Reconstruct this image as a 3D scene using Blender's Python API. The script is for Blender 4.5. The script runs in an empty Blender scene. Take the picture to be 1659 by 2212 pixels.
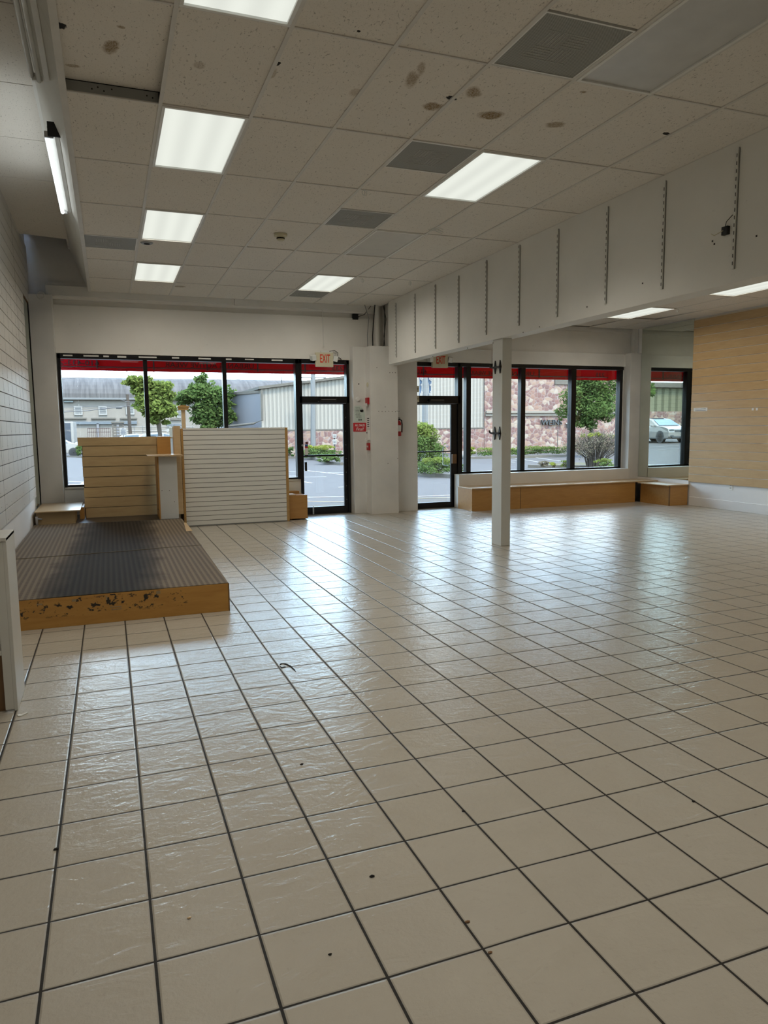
import bpy, bmesh, math, random
from mathutils import Vector, Matrix, Euler, noise
random.seed(7)
PI = math.pi
sc = bpy.context.scene
C = sc.collection

# ------------------------------------------------------------------ camera, world, exposure
F_PX, YAW, PITCH, ROLL, CAM_H = 1560.0, 0.3619, 0.1156, -0.0107, 1.547
CX, CY = 829.5, 1106.0
fwd = Vector((math.sin(YAW)*math.cos(PITCH), math.cos(YAW)*math.cos(PITCH), -math.sin(PITCH)))
rgt0 = Vector((math.cos(YAW), -math.sin(YAW), 0)); up0 = rgt0.cross(fwd)
rgt = rgt0*math.cos(ROLL) + up0*math.sin(ROLL)
upv = -rgt0*math.sin(ROLL) + up0*math.cos(ROLL)
CAM = Vector((0, 0, CAM_H))
cd = bpy.data.cameras.new('camera'); cam = bpy.data.objects.new('camera', cd); C.objects.link(cam)
cd.sensor_fit = 'HORIZONTAL'; cd.sensor_width = 36.0; cd.lens = 36.0*F_PX/1659.0
cd.clip_start = 0.05; cd.clip_end = 2000
cam.matrix_world = Matrix(((rgt.x, upv.x, -fwd.x, 0), (rgt.y, upv.y, -fwd.y, 0), (rgt.z, upv.z, -fwd.z, CAM_H), (0, 0, 0, 1)))
sc.camera = cam
sc.view_settings.view_transform = 'Standard'; sc.view_settings.look = 'None'
sc.view_settings.gamma = 1.0; sc.view_settings.use_curve_mapping = False
sc.view_settings.exposure = 0.0
sc.cycles.max_bounces = 8; sc.cycles.diffuse_bounces = 5; sc.cycles.glossy_bounces = 4
sc.cycles.transparent_max_bounces = 12; sc.cycles.transmission_bounces = 4
sc.cycles.caustics_reflective = False; sc.cycles.caustics_refractive = False
sc.cycles.use_denoising = True
sc.cycles.sample_clamp_indirect = 6.0
SKY = 15.5
LAMP_W = 13.0              # watts of one ceiling troffer
FRONT = 1.6               # added boost of the front and side-room troffers, also set wider, to brighten walls
DIFFUSER = 1.02            # glow of the lens of a lit troffer
TUBE_W = 4.0

W = bpy.data.worlds.new('sky'); sc.world = W; W.use_nodes = True
nt = W.node_tree; nt.nodes.clear()
def wn(t, **k):
    n = nt.nodes.new(t)
    for a, b in k.items(): setattr(n, a, b)
    return n
out = wn('ShaderNodeOutputWorld'); bg = wn('ShaderNodeBackground'); bg.inputs['Strength'].default_value = SKY
tc = wn('ShaderNodeTexCoord'); sep = wn('ShaderNodeSeparateXYZ')
nt.links.new(tc.outputs['Generated'], sep.inputs[0])
rp = wn('ShaderNodeValToRGB'); e = rp.color_ramp.elements
e[0].position = 0.0; e[0].color = (0.22, 0.21, 0.2, 1); e[1].position = 1.0; e[1].color = (0.30, 0.50, 0.95, 1)
a = e.new(0.49); a.color = (0.30, 0.29, 0.28, 1); a = e.new(0.505); a.color = (0.62, 0.82, 0.98, 1); a = e.new(0.62); a.color = (0.50, 0.74, 1.0, 1)
mr = wn('ShaderNodeMapRange'); mr.inputs[1].default_value = -1; mr.inputs[2].default_value = 1
nt.links.new(sep.outputs[2], mr.inputs[0]); nt.links.new(mr.outputs[0], rp.inputs[0])
mp = wn('ShaderNodeMapping'); mp.inputs['Scale'].default_value = (1, 1, 3.2); nt.links.new(tc.outputs['Generated'], mp.inputs[0])
nz = wn('ShaderNodeTexNoise'); nz.inputs['Scale'].default_value = 3.4; nz.inputs['Detail'].default_value = 7; nt.links.new(mp.outputs[0], nz.inputs[0])
cr = wn('ShaderNodeValToRGB'); cr.color_ramp.elements[0].position = 0.50; cr.color_ramp.elements[1].position = 0.66; nt.links.new(nz.outputs[0], cr.inputs[0])
ab = wn('ShaderNodeMath', operation='GREATER_THAN'); ab.inputs[1].default_value = 0.0; nt.links.new(sep.outputs[2], ab.inputs[0])
mu = wn('ShaderNodeMath', operation='MULTIPLY'); nt.links.new(cr.outputs[0], mu.inputs[0]); nt.links.new(ab.outputs[0], mu.inputs[1])
mx = wn('ShaderNodeMixRGB'); mx.inputs[2].default_value = (0.97, 0.98, 1.0, 1)
nt.links.new(mu.outputs[0], mx.inputs[0]); nt.links.new(rp.outputs[0], mx.inputs[1]); nt.links.new(mx.outputs[0], bg.inputs[0]); nt.links.new(bg.outputs[0], out.inputs[0])
sl = bpy.data.lights.new('sun', 'SUN'); sl.energy = 15.0; sl.angle = math.radians(12); sl.color = (1, 0.93, 0.82)
so = bpy.data.objects.new('sun', sl); C.objects.link(so); so.rotation_euler = Euler((math.radians(28), math.radians(10), 0)) # high sun, behind the shop front

# ------------------------------------------------------------------ picture -> world rays (used to read positions off the photograph)
def ray(px, py): return fwd + rgt*((px-CX)/F_PX) - upv*((py-CY)/F_PX)
def AZ(px, py, z=0.0): d = ray(px, py); return CAM + d*((z-CAM_H)/d.z)
def AY(px, py, y): d = ray(px, py); return CAM + d*(y/d.y)
def AX(px, py, x): d = ray(px, py); return CAM + d*(x/d.x)

# ------------------------------------------------------------------ materials
def rgb(r, g, b):
    f = lambda v: (v/255/12.92) if v/255 <= 0.04045 else ((v/255+0.055)/1.055)**2.4
    return (f(r), f(g), f(b), 1)
class NM:
    def __init__(s, name):
        s.m = bpy.data.materials.new(name); s.m.use_nodes = True; s.t = s.m.node_tree; s.t.nodes.clear()
        s.o = s.n('ShaderNodeOutputMaterial'); s.co = s.n('ShaderNodeTexCoord').outputs['Object']
    def n(s, t, **k):
        x = s.t.nodes.new(t)
        for a, b in k.items(): setattr(x, a, b)
        return x
    def L(s, a, b): s.t.links.new(a, b)
    def setin(s, sock, v):
        if isinstance(v, bpy.types.NodeSocket): s.L(v, sock)
        else: sock.default_value = v
    def math(s, op, a, b=None, c=None):
        x = s.n('ShaderNodeMath', operation=op); s.setin(x.inputs[0], a)
        if b is not None: s.setin(x.inputs[1], b)
        if c is not None: s.setin(x.inputs[2], c)
        return x.outputs[0]
    def mix(s, f, a, b):
        x = s.n('ShaderNodeMixRGB'); s.setin(x.inputs[0], f); s.setin(x.inputs[1], a); s.setin(x.inputs[2], b); return x.outputs[0]
    def noise(s, scale, detail=3, vec=None, rough=0.5, dist=0.0):
        x = s.n('ShaderNodeTexNoise'); x.inputs['Scale'].default_value = scale; x.inputs['Detail'].default_value = detail
        x.inputs['Roughness'].default_value = rough; x.inputs['Distortion'].default_value = dist; s.L(vec or s.co, x.inputs[0]); return x.outputs[0]
    def map(s, scale=(1, 1, 1), loc=(0, 0, 0), rot=(0, 0, 0), vec=None):
        x = s.n('ShaderNodeMapping'); x.inputs['Scale'].default_value = scale; x.inputs['Location'].default_value = loc; x.inputs['Rotation'].default_value = rot
        s.L(vec or s.co, x.inputs[0]); return x.outputs[0]
    def ramp(s, f, stops):
        x = s.n('ShaderNodeValToRGB'); e = x.color_ramp.elements; s.L(f, x.inputs[0])
        while len(e) < len(stops): e.new(0.5)
        for i, (p, c) in enumerate(stops):
            e[i].position = p; e[i].color = c if len(c) == 4 else (c[0], c[1], c[2], 1)
        return x.outputs[0]
    def xyz(s, vec=None):
        x = s.n('ShaderNodeSeparateXYZ'); s.L(vec or s.co, x.inputs[0]); return x.outputs
    def bump(s, h, strength=0.3, dist=0.01, normal=None):
        x = s.n('ShaderNodeBump'); x.inputs['Strength'].default_value = strength; x.inputs['Distance'].default_value = dist; s.L(h, x.inputs['Height'])
        if normal is not None: s.L(normal, x.inputs['Normal'])
        return x.outputs[0]
    def pr(s, col, rough=0.5, metal=0.0, normal=None, **k):
        b = s.n('ShaderNodeBsdfPrincipled'); s.setin(b.inputs['Base Color'], col); s.setin(b.inputs['Roughness'], rough); s.setin(b.inputs['Metallic'], metal)
        if normal is not None: s.L(normal, b.inputs['Normal'])
        for a, v in k.items(): s.setin(b.inputs[a], v)
        s.L(b.outputs[0], s.o.inputs[0]); s.b = b; return s.m
G4 = lambda v: (v, v, v, 1)

def paint(name, col, dirt=0.12, rough=0.55, scale=1.6):
    M = NM(name); n = M.noise(scale, 5); n2 = M.noise(scale*9, 4, rough=0.7)
    dark = tuple(c*(1-dirt) for c in col[:3])+(1,)
    c = M.mix(M.ramp(n, [(0.35, G4(0)), (0.75, G4(1))]), col, dark)
    c = M.mix(M.ramp(n2, [(0.66, G4(0)), (0.80, G4(0.5))]), c, tuple(v*0.6 for v in col[:3])+(1,))
    return M.pr(c, rough, normal=M.bump(M.noise(60, 3), 0.12, 0.004))
def plain(name, col, rough=0.5, metal=0.0, **k):
    M = NM(name); n = M.noise(7, 3)
    c = M.mix(n, tuple(v*0.88 for v in col[:3])+(1,), tuple(min(1, v*1.1) for v in col[:3])+(1,))
    return M.pr(c, rough, metal, **k)
def wood(name, a, b, axis='X', rough=0.42, scale=9.0):
    M = NM(name); s = {'X': (0.16, 1, 1), 'Y': (1, 0.16, 1), 'Z': (1, 1, 0.16)}[axis]
    v = M.map(scale=s); n = M.noise(scale*2.4, 6, v, 0.6, 0.6); n2 = M.noise(scale*0.25, 3, v)
    c = M.mix(M.ramp(n, [(0.3, G4(0)), (0.7, G4(1))]), a, b); c = M.mix(M.math('MULTIPLY', n2, 0.35), c, tuple(v*0.75 for v in b[:3])+(1,))
    return M.pr(c, rough, normal=M.bump(n, 0.08, 0.003))
def emis(name, col, st):
    M = NM(name); e = M.n('ShaderNodeEmission'); M.setin(e.inputs[0], col); M.setin(e.inputs[1], st); M.L(e.outputs[0], M.o.inputs[0]); return M

WALLC = (0.80, 0.78, 0.74, 1)
m_wall = paint('wall_paint', WALLC)
m_wall2 = paint('header_paint', (0.80, 0.78, 0.74, 1), 0.08)
m_soff = paint('bulkhead_paint', (0.80, 0.79, 0.75, 1), 0.08)
m_pil = paint('pilaster_paint', (0.76, 0.745, 0.71, 1), 0.16)
m_base = paint('low_wall_paint', (0.80, 0.80, 0.80, 1), 0.08)
m_trim = paint('trim_paint', (0.74, 0.73, 0.70, 1), 0.14)
m_black = plain('black_aluminium', (0.012, 0.012, 0.013, 1), 0.32, 0.3)
m_dark = plain('dark_gap', (0.015, 0.014, 0.013, 1), 0.9)
m_blackpl = plain('black_plastic', (0.01, 0.01, 0.01, 1), 0.5)
m_galv = plain('grey_metal', (0.30, 0.31, 0.31, 1), 0.45, 0.6)
m_white = plain('white_enamel', (0.78, 0.78, 0.75, 1), 0.35)
m_beige = plain('beige_plastic', (0.62, 0.58, 0.42, 1), 0.5)
m_clear = plain('clear_plastic', (0.75, 0.77, 0.75, 1), 0.15)
m_red = plain('red_enamel', (0.42, 0.02, 0.025, 1), 0.4)
m_signred = plain('sign_red', (0.55, 0.03, 0.04, 1), 0.5)
m_letter = plain('red_letter', (0.65, 0.05, 0.02, 1), 0.5)
m_paper = plain('paper', (0.80, 0.80, 0.78, 1), 0.8)
m_green_paper = plain('pale_green_paper', (0.60, 0.68, 0.62, 1), 0.8)
m_ink = plain('ink', (0.02, 0.02, 0.02, 1), 0.8)
m_copper = plain('silver_detail', (0.6, 0.6, 0.6, 1), 0.3, 0.9)
m_maple = wood('maple', (0.50, 0.31, 0.115, 1), (0.40, 0.235, 0.08, 1), 'X')
m_maple_wall = wood('maple_slat', (0.60, 0.42, 0.215, 1), (0.51, 0.34, 0.165, 1), 'Y')
m_maple_slat = wood('maple_slat_unit', (0.55, 0.40, 0.21, 1), (0.46, 0.32, 0.16, 1), 'X')
m_maple_top = wood('maple_top', (0.62, 0.46, 0.28, 1), (0.54, 0.38, 0.21, 1), 'X', 0.28)
m_bench = wood('bench_oak', (0.52, 0.28, 0.085, 1), (0.42, 0.21, 0.06, 1), 'X', 0.4)
m_edge = wood('brown_edge', (0.22, 0.12, 0.05, 1), (0.15, 0.08, 0.035, 1), 'Z')
m_slatwhite = paint('white_slat', (0.70, 0.70, 0.665, 1), 0.05, 0.4)
m_groove = plain('groove', (0.05, 0.045, 0.042, 1), 0.9)
m_groove_lt = plain('pale_groove', (0.74, 0.68, 0.58, 1), 0.6)
m_slatL = paint('white_slat_left', (0.62, 0.60, 0.56, 1), 0.10, 0.5)

def m_floor_():
    M = NM('floor_tile'); T = 0.3055; x, y, z = M.xyz()
    u = M.math('DIVIDE', M.math('ADD', x, 0.2541), T); v = M.math('DIVIDE', M.math('ADD', y, 2.2100), T)
    wob = M.noise(2.0, 2)
    v = M.math('ADD', v, M.math('MULTIPLY', M.math('SUBTRACT', wob, 0.5), 0.03))
    fu, fv = M.math('FRACT', u), M.math('FRACT', v)
    iu, iv = M.math('FLOOR', u), M.math('FLOOR', v)
    du = M.math('SUBTRACT', 0.5, M.math('ABSOLUTE', M.math('SUBTRACT', fu, 0.5)))
    dv = M.math('SUBTRACT', 0.5, M.math('ABSOLUTE', M.math('SUBTRACT', fv, 0.5)))
    cv = M.n('ShaderNodeCombineXYZ'); M.L(iu, cv.inputs[0]); M.L(iv, cv.inputs[1])
    wn_ = M.n('ShaderNodeTexWhiteNoise', noise_dimensions='2D'); M.L(cv.outputs[0], wn_.inputs[0])
    r = M.xyz(wn_.outputs['Color'])
    jw = M.noise(3.1, 2)
    tu = M.math('ADD', 0.0085, M.math('MULTIPLY', jw, 0.006)); tv = M.math('ADD', 0.0055, M.math('MULTIPLY', jw, 0.007))
    def edge(d, t, s): 
        q = M.n('ShaderNodeMapRange', interpolation_type='SMOOTHSTEP'); M.L(d, q.inputs[0]); M.L(t, q.inputs[1]); M.L(M.math('ADD', t, s), q.inputs[2]); return q.outputs[0]
    tile = M.math('MULTIPLY', edge(du, tu, 0.006), edge(dv, tv, 0.006))
    soft = M.math('MULTIPLY', edge(du, tu, 0.022), edge(dv, tv, 0.022))
    c1 = M.mix(M.noise(5, 6, rough=0.65), (0.47, 0.435, 0.37, 1), (0.395, 0.36, 0.30, 1))
    c1 = M.mix(M.math('MULTIPLY', r[0], 0.45), c1, (0.43, 0.40, 0.35, 1))
    sp = M.ramp(M.noise(26, 5, rough=0.75), [(0.60, G4(0)), (0.78, G4(0.4))])
    c1 = M.mix(sp, c1, (0.27, 0.24, 0.20, 1))
    col = M.mix(tile, (0.028, 0.025, 0.022, 1), c1)
    ridg = M.n('ShaderNodeTexNoise'); ridg.noise_dimensions = '3D'
    vv = M.map(scale=(1.0, 2.0, 1), rot=(0, 0, 0.5)); ad = M.n('ShaderNodeVectorMath', operation='ADD'); M.L(vv, ad.inputs[0]); M.L(wn_.outputs['Color'], ad.inputs[1])
    M.L(ad.outputs[0], ridg.inputs[0]); ridg.inputs['Scale'].default_value = 5.5; ridg.inputs['Detail'].default_value = 5; ridg.inputs['Distortion'].default_value = 1.3
    fine = M.noise(42, 4, rough=0.6)
    tilt = M.math('ADD', M.math('MULTIPLY', M.math('SUBTRACT', r[1], 0.5), M.math('SUBTRACT', fu, 0.5)), M.math('MULTIPLY', M.math('SUBTRACT', r[2], 0.5), M.math('SUBTRACT', fv, 0.5)))
    h = M.math('ADD', M.math('MULTIPLY', ridg.outputs[0], 0.42), M.math('ADD', M.math('MULTIPLY', fine, 0.17), M.math('ADD', M.math('MULTIPLY', tilt, 0.42), M.math('MULTIPLY', soft, 0.3))))
    nrm = M.bump(h, 1.0, 0.011)
    rough = M.math('ADD', 0.17, M.math('ADD', M.math('MULTIPLY', M.noise(3.3, 4), 0.12), M.math('MULTIPLY', M.math('SUBTRACT', 1.0, tile), 0.5)))
    return M.pr(col, rough, normal=nrm, **{'Specular IOR Level': 0.55})
m_floor = m_floor_()

def m_ceil_(name, stains=(), holes=()):
    M = NM(name)
    v = M.map(scale=(2.2, 1, 1)); fis = M.noise(36, 3, v, 0.55, 0.4); pin = M.noise(130, 2)
    f = M.math('MAXIMUM', M.ramp(fis, [(0.31, G4(1)), (0.37, G4(0))]), M.ramp(pin, [(0.30, G4(0.5)), (0.38, G4(0))]))
    c = M.mix(M.noise(1.3, 3), (0.80, 0.76, 0.70, 1), (0.74, 0.70, 0.64, 1))
    c = M.mix(M.math('MULTIPLY', f, 0.7), c, (0.30, 0.27, 0.24, 1))
    nd = M.noise(9, 5, rough=0.7)
    nf = M.noise(70, 3, M.map(scale=(2, 1, 1)))
    for (sx, sy, ax, ay, rot, st) in stains:
        mpn = M.n('ShaderNodeMapping', vector_type='TEXTURE'); mpn.inputs['Location'].default_value = (sx, sy, 0); mpn.inputs['Rotation'].default_value = (0, 0, rot); mpn.inputs['Scale'].default_value = (ax, ay, 50)
        M.L(M.co, mpn.inputs[0]); ln = M.n('ShaderNodeVectorMath', operation='LENGTH'); M.L(mpn.outputs[0], ln.inputs[0])
        d = M.math('ADD', ln.outputs['Value'], M.math('MULTIPLY', M.math('SUBTRACT', nd, 0.5), 1.3))
        msk = M.math('MULTIPLY', M.ramp(d, [(0.62, G4(st)), (1.0, G4(0))]), M.ramp(nf, [(0.35, G4(0.55)), (0.6, G4(1))]))
        c = M.mix(msk, c, (0.23, 0.145, 0.05, 1))
    for (sx, sy, ax, ay, rot) in holes:
        mpn = M.n('ShaderNodeMapping', vector_type='TEXTURE'); mpn.inputs['Location'].default_value = (sx, sy, 0); mpn.inputs['Rotation'].default_value = (0, 0, rot); mpn.inputs['Scale'].default_value = (ax, ay, 50)
        M.L(M.co, mpn.inputs[0]); ln = M.n('ShaderNodeVectorMath', operation='LENGTH'); M.L(mpn.outputs[0], ln.inputs[0])
        d = M.math('ADD', ln.outputs['Value'], M.math('MULTIPLY', M.math('SUBTRACT', M.noise(60, 2), 0.5), 0.9))
        c = M.mix(M.ramp(d, [(0.85, G4(1)), (1.0, G4(0))]), c, (0.012, 0.010, 0.009, 1))
    return M.pr(c, 0.9, normal=M.bump(M.math('SUBTRACT', 1.0, f), 0.5, 0.004))

# ------------------------------------------------------------------ mesh helpers
class MB:
    def __init__(s): s.bm = bmesh.new()
    def box(s, x0, x1, y0, y1, z0, z1, bev=0.0):
        x0, x1 = sorted((x0, x1)); y0, y1 = sorted((y0, y1)); z0, z1 = sorted((z0, z1))
        v = [s.bm.verts.new(p) for p in ((x0,y0,z0),(x1,y0,z0),(x1,y1,z0),(x0,y1,z0),(x0,y0,z1),(x1,y0,z1),(x1,y1,z1),(x0,y1,z1))]
        f = [s.bm.faces.new([v[i] for i in q]) for q in ((0,3,2,1),(4,5,6,7),(0,1,5,4),(1,2,6,5),(2,3,7,6),(3,0,4,7))]
        if bev > 0:
            es = list({e for q in f for e in q.edges})
            bmesh.ops.bevel(s.bm, geom=es, offset=min(bev, (x1-x0)*.45, (y1-y0)*.45, (z1-z0)*.45), segments=2, affect='EDGES', profile=0.6)
        return s
    def poly(s, pts):
        s.bm.faces.new([s.bm.verts.new(p) for p in pts]); return s
    def grid(s, rows, closed=False):
        R = [[s.bm.verts.new(p) for p in r] for r in rows]
        for a, b in zip(R, R[1:]):
            n = len(a)
            for i in range(n if closed else n-1): s.bm.faces.new((a[i], a[(i+1) % n], b[(i+1) % n], b[i]))
        return R
    def tube(s, pts, r, n=8, cap=True):
        pts = [Vector(p) for p in pts]; rr = r if isinstance(r, (list, tuple)) else [r]*len(pts); rows = []
        for i, p in enumerate(pts):
            d = (pts[min(i+1, len(pts)-1)] - pts[max(i-1, 0)]).normalized()
            a = d.cross(Vector((0, 0, 1)) if abs(d.z) < 0.9 else Vector((1, 0, 0))).normalized(); b = d.cross(a)
            rows.append([p + (a*math.cos(2*PI*k/n) + b*math.sin(2*PI*k/n))*rr[i] for k in range(n)])
        R = s.grid(rows, True)
        if cap: s.bm.faces.new(R[0][::-1]); s.bm.faces.new(R[-1])
        return s
    def prism(s, pts, vec):
        vec = Vector(vec); a = [s.bm.verts.new(p) for p in pts]; b = [s.bm.verts.new(Vector(p)+vec) for p in pts]; n = len(a)
        s.bm.faces.new(a[::-1]); s.bm.faces.new(b)
        for i in range(n): s.bm.faces.new((a[i], a[(i+1) % n], b[(i+1) % n], b[i]))
        return s
    def build(s, name, mat, parent=None, smooth=False, loc=None):
        bmesh.ops.recalc_face_normals(s.bm, faces=s.bm.faces)
        me = bpy.data.meshes.new(name); s.bm.to_mesh(me); s.bm.free()
        if smooth: me.polygons.foreach_set('use_smooth', [True]*len(me.polygons))
        me.materials.append(mat); o = bpy.data.objects.new(name, me); C.objects.link(o)
        if parent is not None: o.parent = parent; o.matrix_parent_inverse = Matrix.Translation(-parent.location) if loc is None else Matrix()
        if loc is not None: o.location = loc
        return o
def B(x0, x1, y0, y1, z0, z1, bev=0.0): return MB().box(x0, x1, y0, y1, z0, z1, bev)
def cyl(p, q, r, n=16): return MB().tube([p, q], r, n)
def thing(name, label, cat, loc=(0, 0, 0), group=None):
    o = bpy.data.objects.new(name, None); C.objects.link(o); o.location = loc; o.empty_display_size = 0.1
    o['label'] = label; o['category'] = cat
    if group: o['group'] = group
    return o
def tag(o, label, cat, group=None):
    o['label'] = label; o['category'] = cat
    if group: o['group'] = group
    return o
def struct(o, label=None):
    o['kind'] = 'structure'
    if label: o['label'] = label
    return o
def text_mesh(name, body, mat, parent, loc, h, sx=1.0, rot=(PI/2, 0, 0), ext=0.002, shear=0.0, width=None, bold=0.0, align='CENTER'):
    cu = bpy.data.curves.new('t', 'FONT'); cu.body = body; cu.size = 1.0; cu.extrude = ext; cu.align_x = align; cu.align_y = 'CENTER'; cu.shear = shear; cu.offset = bold; cu.resolution_u = 3
    t = bpy.data.objects.new('t', cu); C.objects.link(t); bpy.context.view_layer.update()
    me = bpy.data.meshes.new_from_object(t.evaluated_get(bpy.context.evaluated_depsgraph_get())); bpy.data.objects.remove(t); bpy.data.curves.remove(cu)
    xs = [v.co.x for v in me.vertices]; ys = [v.co.y for v in me.vertices]; bw, bh = max(xs)-min(xs), max(ys)-min(ys)
    k = h/bh; kx = (width/bw) if width else k*sx
    mxm = Euler(rot).to_matrix().to_4x4()
    for v in me.vertices: v.co = mxm @ Vector(((v.co.x-(max(xs)+min(xs))/2)*kx, (v.co.y-(max(ys)+min(ys))/2)*k, v.co.z))
    me.name = name; me.materials.clear(); me.materials.append(mat)
    o = bpy.data.objects.new(name, me); C.objects.link(o); o.parent = parent
    if parent is not None: o.matrix_parent_inverse = Matrix.Translation(-parent.location)
    o.location = loc; return o

# ------------------------------------------------------------------ the room
YW = 12.66; XL, XR, YB = -1.03, 10.50, -6.0
HC, HR, HL = 3.734, 3.55, 4.36
TX = [-0.167 + 0.6096*k for k in range(9)]
TY = lambda j: 2.904 + 1.2192*j
struct(B(XL-0.2, XR+0.2, YB-0.2, 12.86, -0.12, 0).build('floor', m_floor))

hole = []
def spot(px, py, ax, ay, rot=0.3, st=0.8): p = AZ(px, py, HC); return (p.x, p.y, ax, ay, rot, st)
stains = [spot(240, 118, .05, .11, .1, .9), spot(262, 68, .025, .02, 0, .8), spot(160, 165, .045, .03, 0, .7), spot(890, 172, .05, .12, -.3, .75), spot(910, 150, .03, .09, -.3, .6),
          spot(935, 230, .085, .075, -.5, .95), spot(1023, 200, .06, .085, -.4, .9), spot(1060, 250, .10, .075, -.4, 1.0), spot(1198, 270, .08, .06, -.3, .8), spot(430, 142, .04, .05, 0, .45),
          spot(1260, 199, .03, .02, 0, .9), spot(388, 619, .10, .08, 0, .7), spot(767, 200, .04, .06, 0, .4), spot(590, 160, .02, .08, 0, .5)]
holes = [spot(131, 68, .035, .04)[:5], spot(599, 139, .018, .035)[:5], spot(975, 213, .045, .03)[:5], spot(1440, 290, .04, .022, .2)[:5], spot(775, 68, .012, .012)[:5]]
m_ceil = m_ceil_('ceiling_tile', stains, holes)
m_ceil2 = m_ceil_('ceiling_tile_plain')
m_tbar = plain('ceiling_bar_enamel', (0.66, 0.64, 0.60, 1), 0.5)
# cells kept open for troffers and vents: (column, y0, y1)
def R(j, a=0.0, b=1.0): return (TY(j)+1.2192*a, TY(j)+1.2192*b)
LIT = [(1, 0), (1, 2), (1, 4), (1, 6), (5, 2), (5, 6), (1, -2), (5, -2)]
DEAD = [(5, 0), (5, 4)]
VENTS = [(4, R(0, .5, 1)), (4, R(2, 0, .5)), (4, R(3, .5, 1)), (5, R(7, 0, .5)), (0, R(5, 0, .5))]
cb = MB(); gb = MB()
for k in range(8):
    x0, x1 = TX[k], min(TX[k+1], 4.70)
    for j in range(-7, 8):
        y0, y1 = TY(j), min(TY(j)+1.2192, 12.60)
        if (k, j) in LIT or (k, j) in DEAD: continue
        segs = [(y0, y1)]
        for (vk, (a, b)) in VENTS:
            if vk == k and a >= y0-0.01 and b <= y1+0.01: segs = [s for s in ((y0, a), (b, y1)) if s[1]-s[0] > 0.05]
        for (a, b) in segs:
            if k == 0 and j == 1:   # pushed up tile
                cb.prism([(x0, a, HC), (x1, a, HC), (x1, b, HC+0.075), (x0, b, HC+0.075)], (0, 0, 0.015)); continue
            dz = 0.004*random.random()
            cb.box(x0+0.006, x1-0.006, a+0.006, b-0.006, HC+dz, HC+0.02)
struct(cb.build('ceiling', m_ceil))
for k in range(9):
    x = min(TX[k], 4.70)
    gb.box(x-0.0125, x+0.0125, YB, 12.60, HC-0.006, HC+0.004)
for j in range(-7, 9):
    y = min(TY(j), 12.59); gb.box(TX[0], 4.70, y-0.007, y+0.007, HC-0.005, HC+0.003)
gb.box(TX[0], TX[0]+0.03, YB, 12.6, HC-0.008, HC+0.012)
struct(gb.build('trim_1', m_tbar))
struct(B(XL, XR, YB, 12.80, 4.75, 4.9).build('ceiling_1', m_dark))      # slab above the tiles
# exposed bar beside the pushed-up tile
o = B(TX[0]+0.01, TX[1]-0.01, TY(2)-0.004, TY(2)+0.002, HC+0.002, HC+0.068).build('ceiling_bar', m_galv)
tag(o, 'bare grey metal ceiling bar with punched holes under the pushed-up stained tile', 'metal bar')
for fx in (.30, .36, .42, .50, .86, .92):
    MB().tube([(TX[0]+.61*fx, TY(2)-0.0065, HC+0.036+0.01*math.sin(fx*40)), (TX[0]+.61*fx, TY(2)-0.004, HC+0.036+0.01*math.sin(fx*40))], 0.005, 8).build('punched_hole', m_dark, o)
# right room ceiling (lower)
rb = MB(); rg = MB()
RX = [8.69-0.6096*6+0.6096*k for k in range(10)]; RJ = [11.37-1.2192*k for k in range(15)]
RL = [(8.69, 10.151), (8.69, 7.713), (8.69, 5.274), (8.69, 2.836), (8.69, -2.04)]
for k in range(9):
    for t in range(-1, 14):
        y1 = RJ[t] if t >= 0 else 12.6; y0 = RJ[t+1] if t >= 0 else 11.37
        x0, x1 = max(RX[k], 4.9), min(RX[k+1], XR)
        if x1-x0 < 0.02 or any(abs(x0-a) < .02 and abs(y0-b) < .05 for a, b in RL): continue
        tip = 0.02 if (k, t) in ((6, -1), (7, 0), (5, 0)) else 0
        rb.prism([(x0+.005, y0+.005, HR), (x1-.005, y0+.005, HR), (x1-.005, y1-.005, HR+tip), (x0+.005, y1-.005, HR+tip)], (0, 0, 0.015))
        rg.box(x0, x1, y0-.005, y0+.005, HR-.003, HR+.003)
for k in range(9): rg.box(max(RX[k], 4.9)-.009, max(RX[k], 4.9)+.009, YB, 12.6, HR-.004, HR+.003)
struct(rb.build('ceiling_2', m_ceil2)); struct(rg.build('trim_2', m_tbar))
# raised strip on the left: flat tiles and a slanted fascia down to the main ceiling
lb = MB()
for t in range(-10, 8):
    y0 = 2.0+1.2192*t; y1 = min(y0+1.2192, 12.55)
    sag = 0.0 if t < 7 else 0
    if y1 <= YB: continue
    lb.prism([(XL, max(y0, YB)+.006, HL+sag), (-0.40, max(y0, YB)+.006, HL), (-0.40, y1-.006, HL-(0.05 if t == 7 else 0)), (XL, y1-.006, HL-(0.02 if t == 7 else 0))], (0, 0, 0.015))
struct(lb.build('ceiling_3', m_ceil2))
fb = MB()
for t in range(-4, 6):
    y0 = 2.3+2.438*t; y1 = min(y0+2.438, 12.62)
    if y1 > YB: fb.prism([(-0.165, max(y0, YB)+.002, HC+.004), (-0.42, max(y0, YB)+.002, HL+.03), (-0.42, y1-.002, HL+.03), (-0.165, y1-.002, HC+.004)], (0.02, 0, 0.008))
struct(fb.build('trim_3', m_soff))
struct(B(-0.43, -0.395, YB, 12.55, HL-0.012, HL-0.004).build('trim_4', m_soff))

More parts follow.
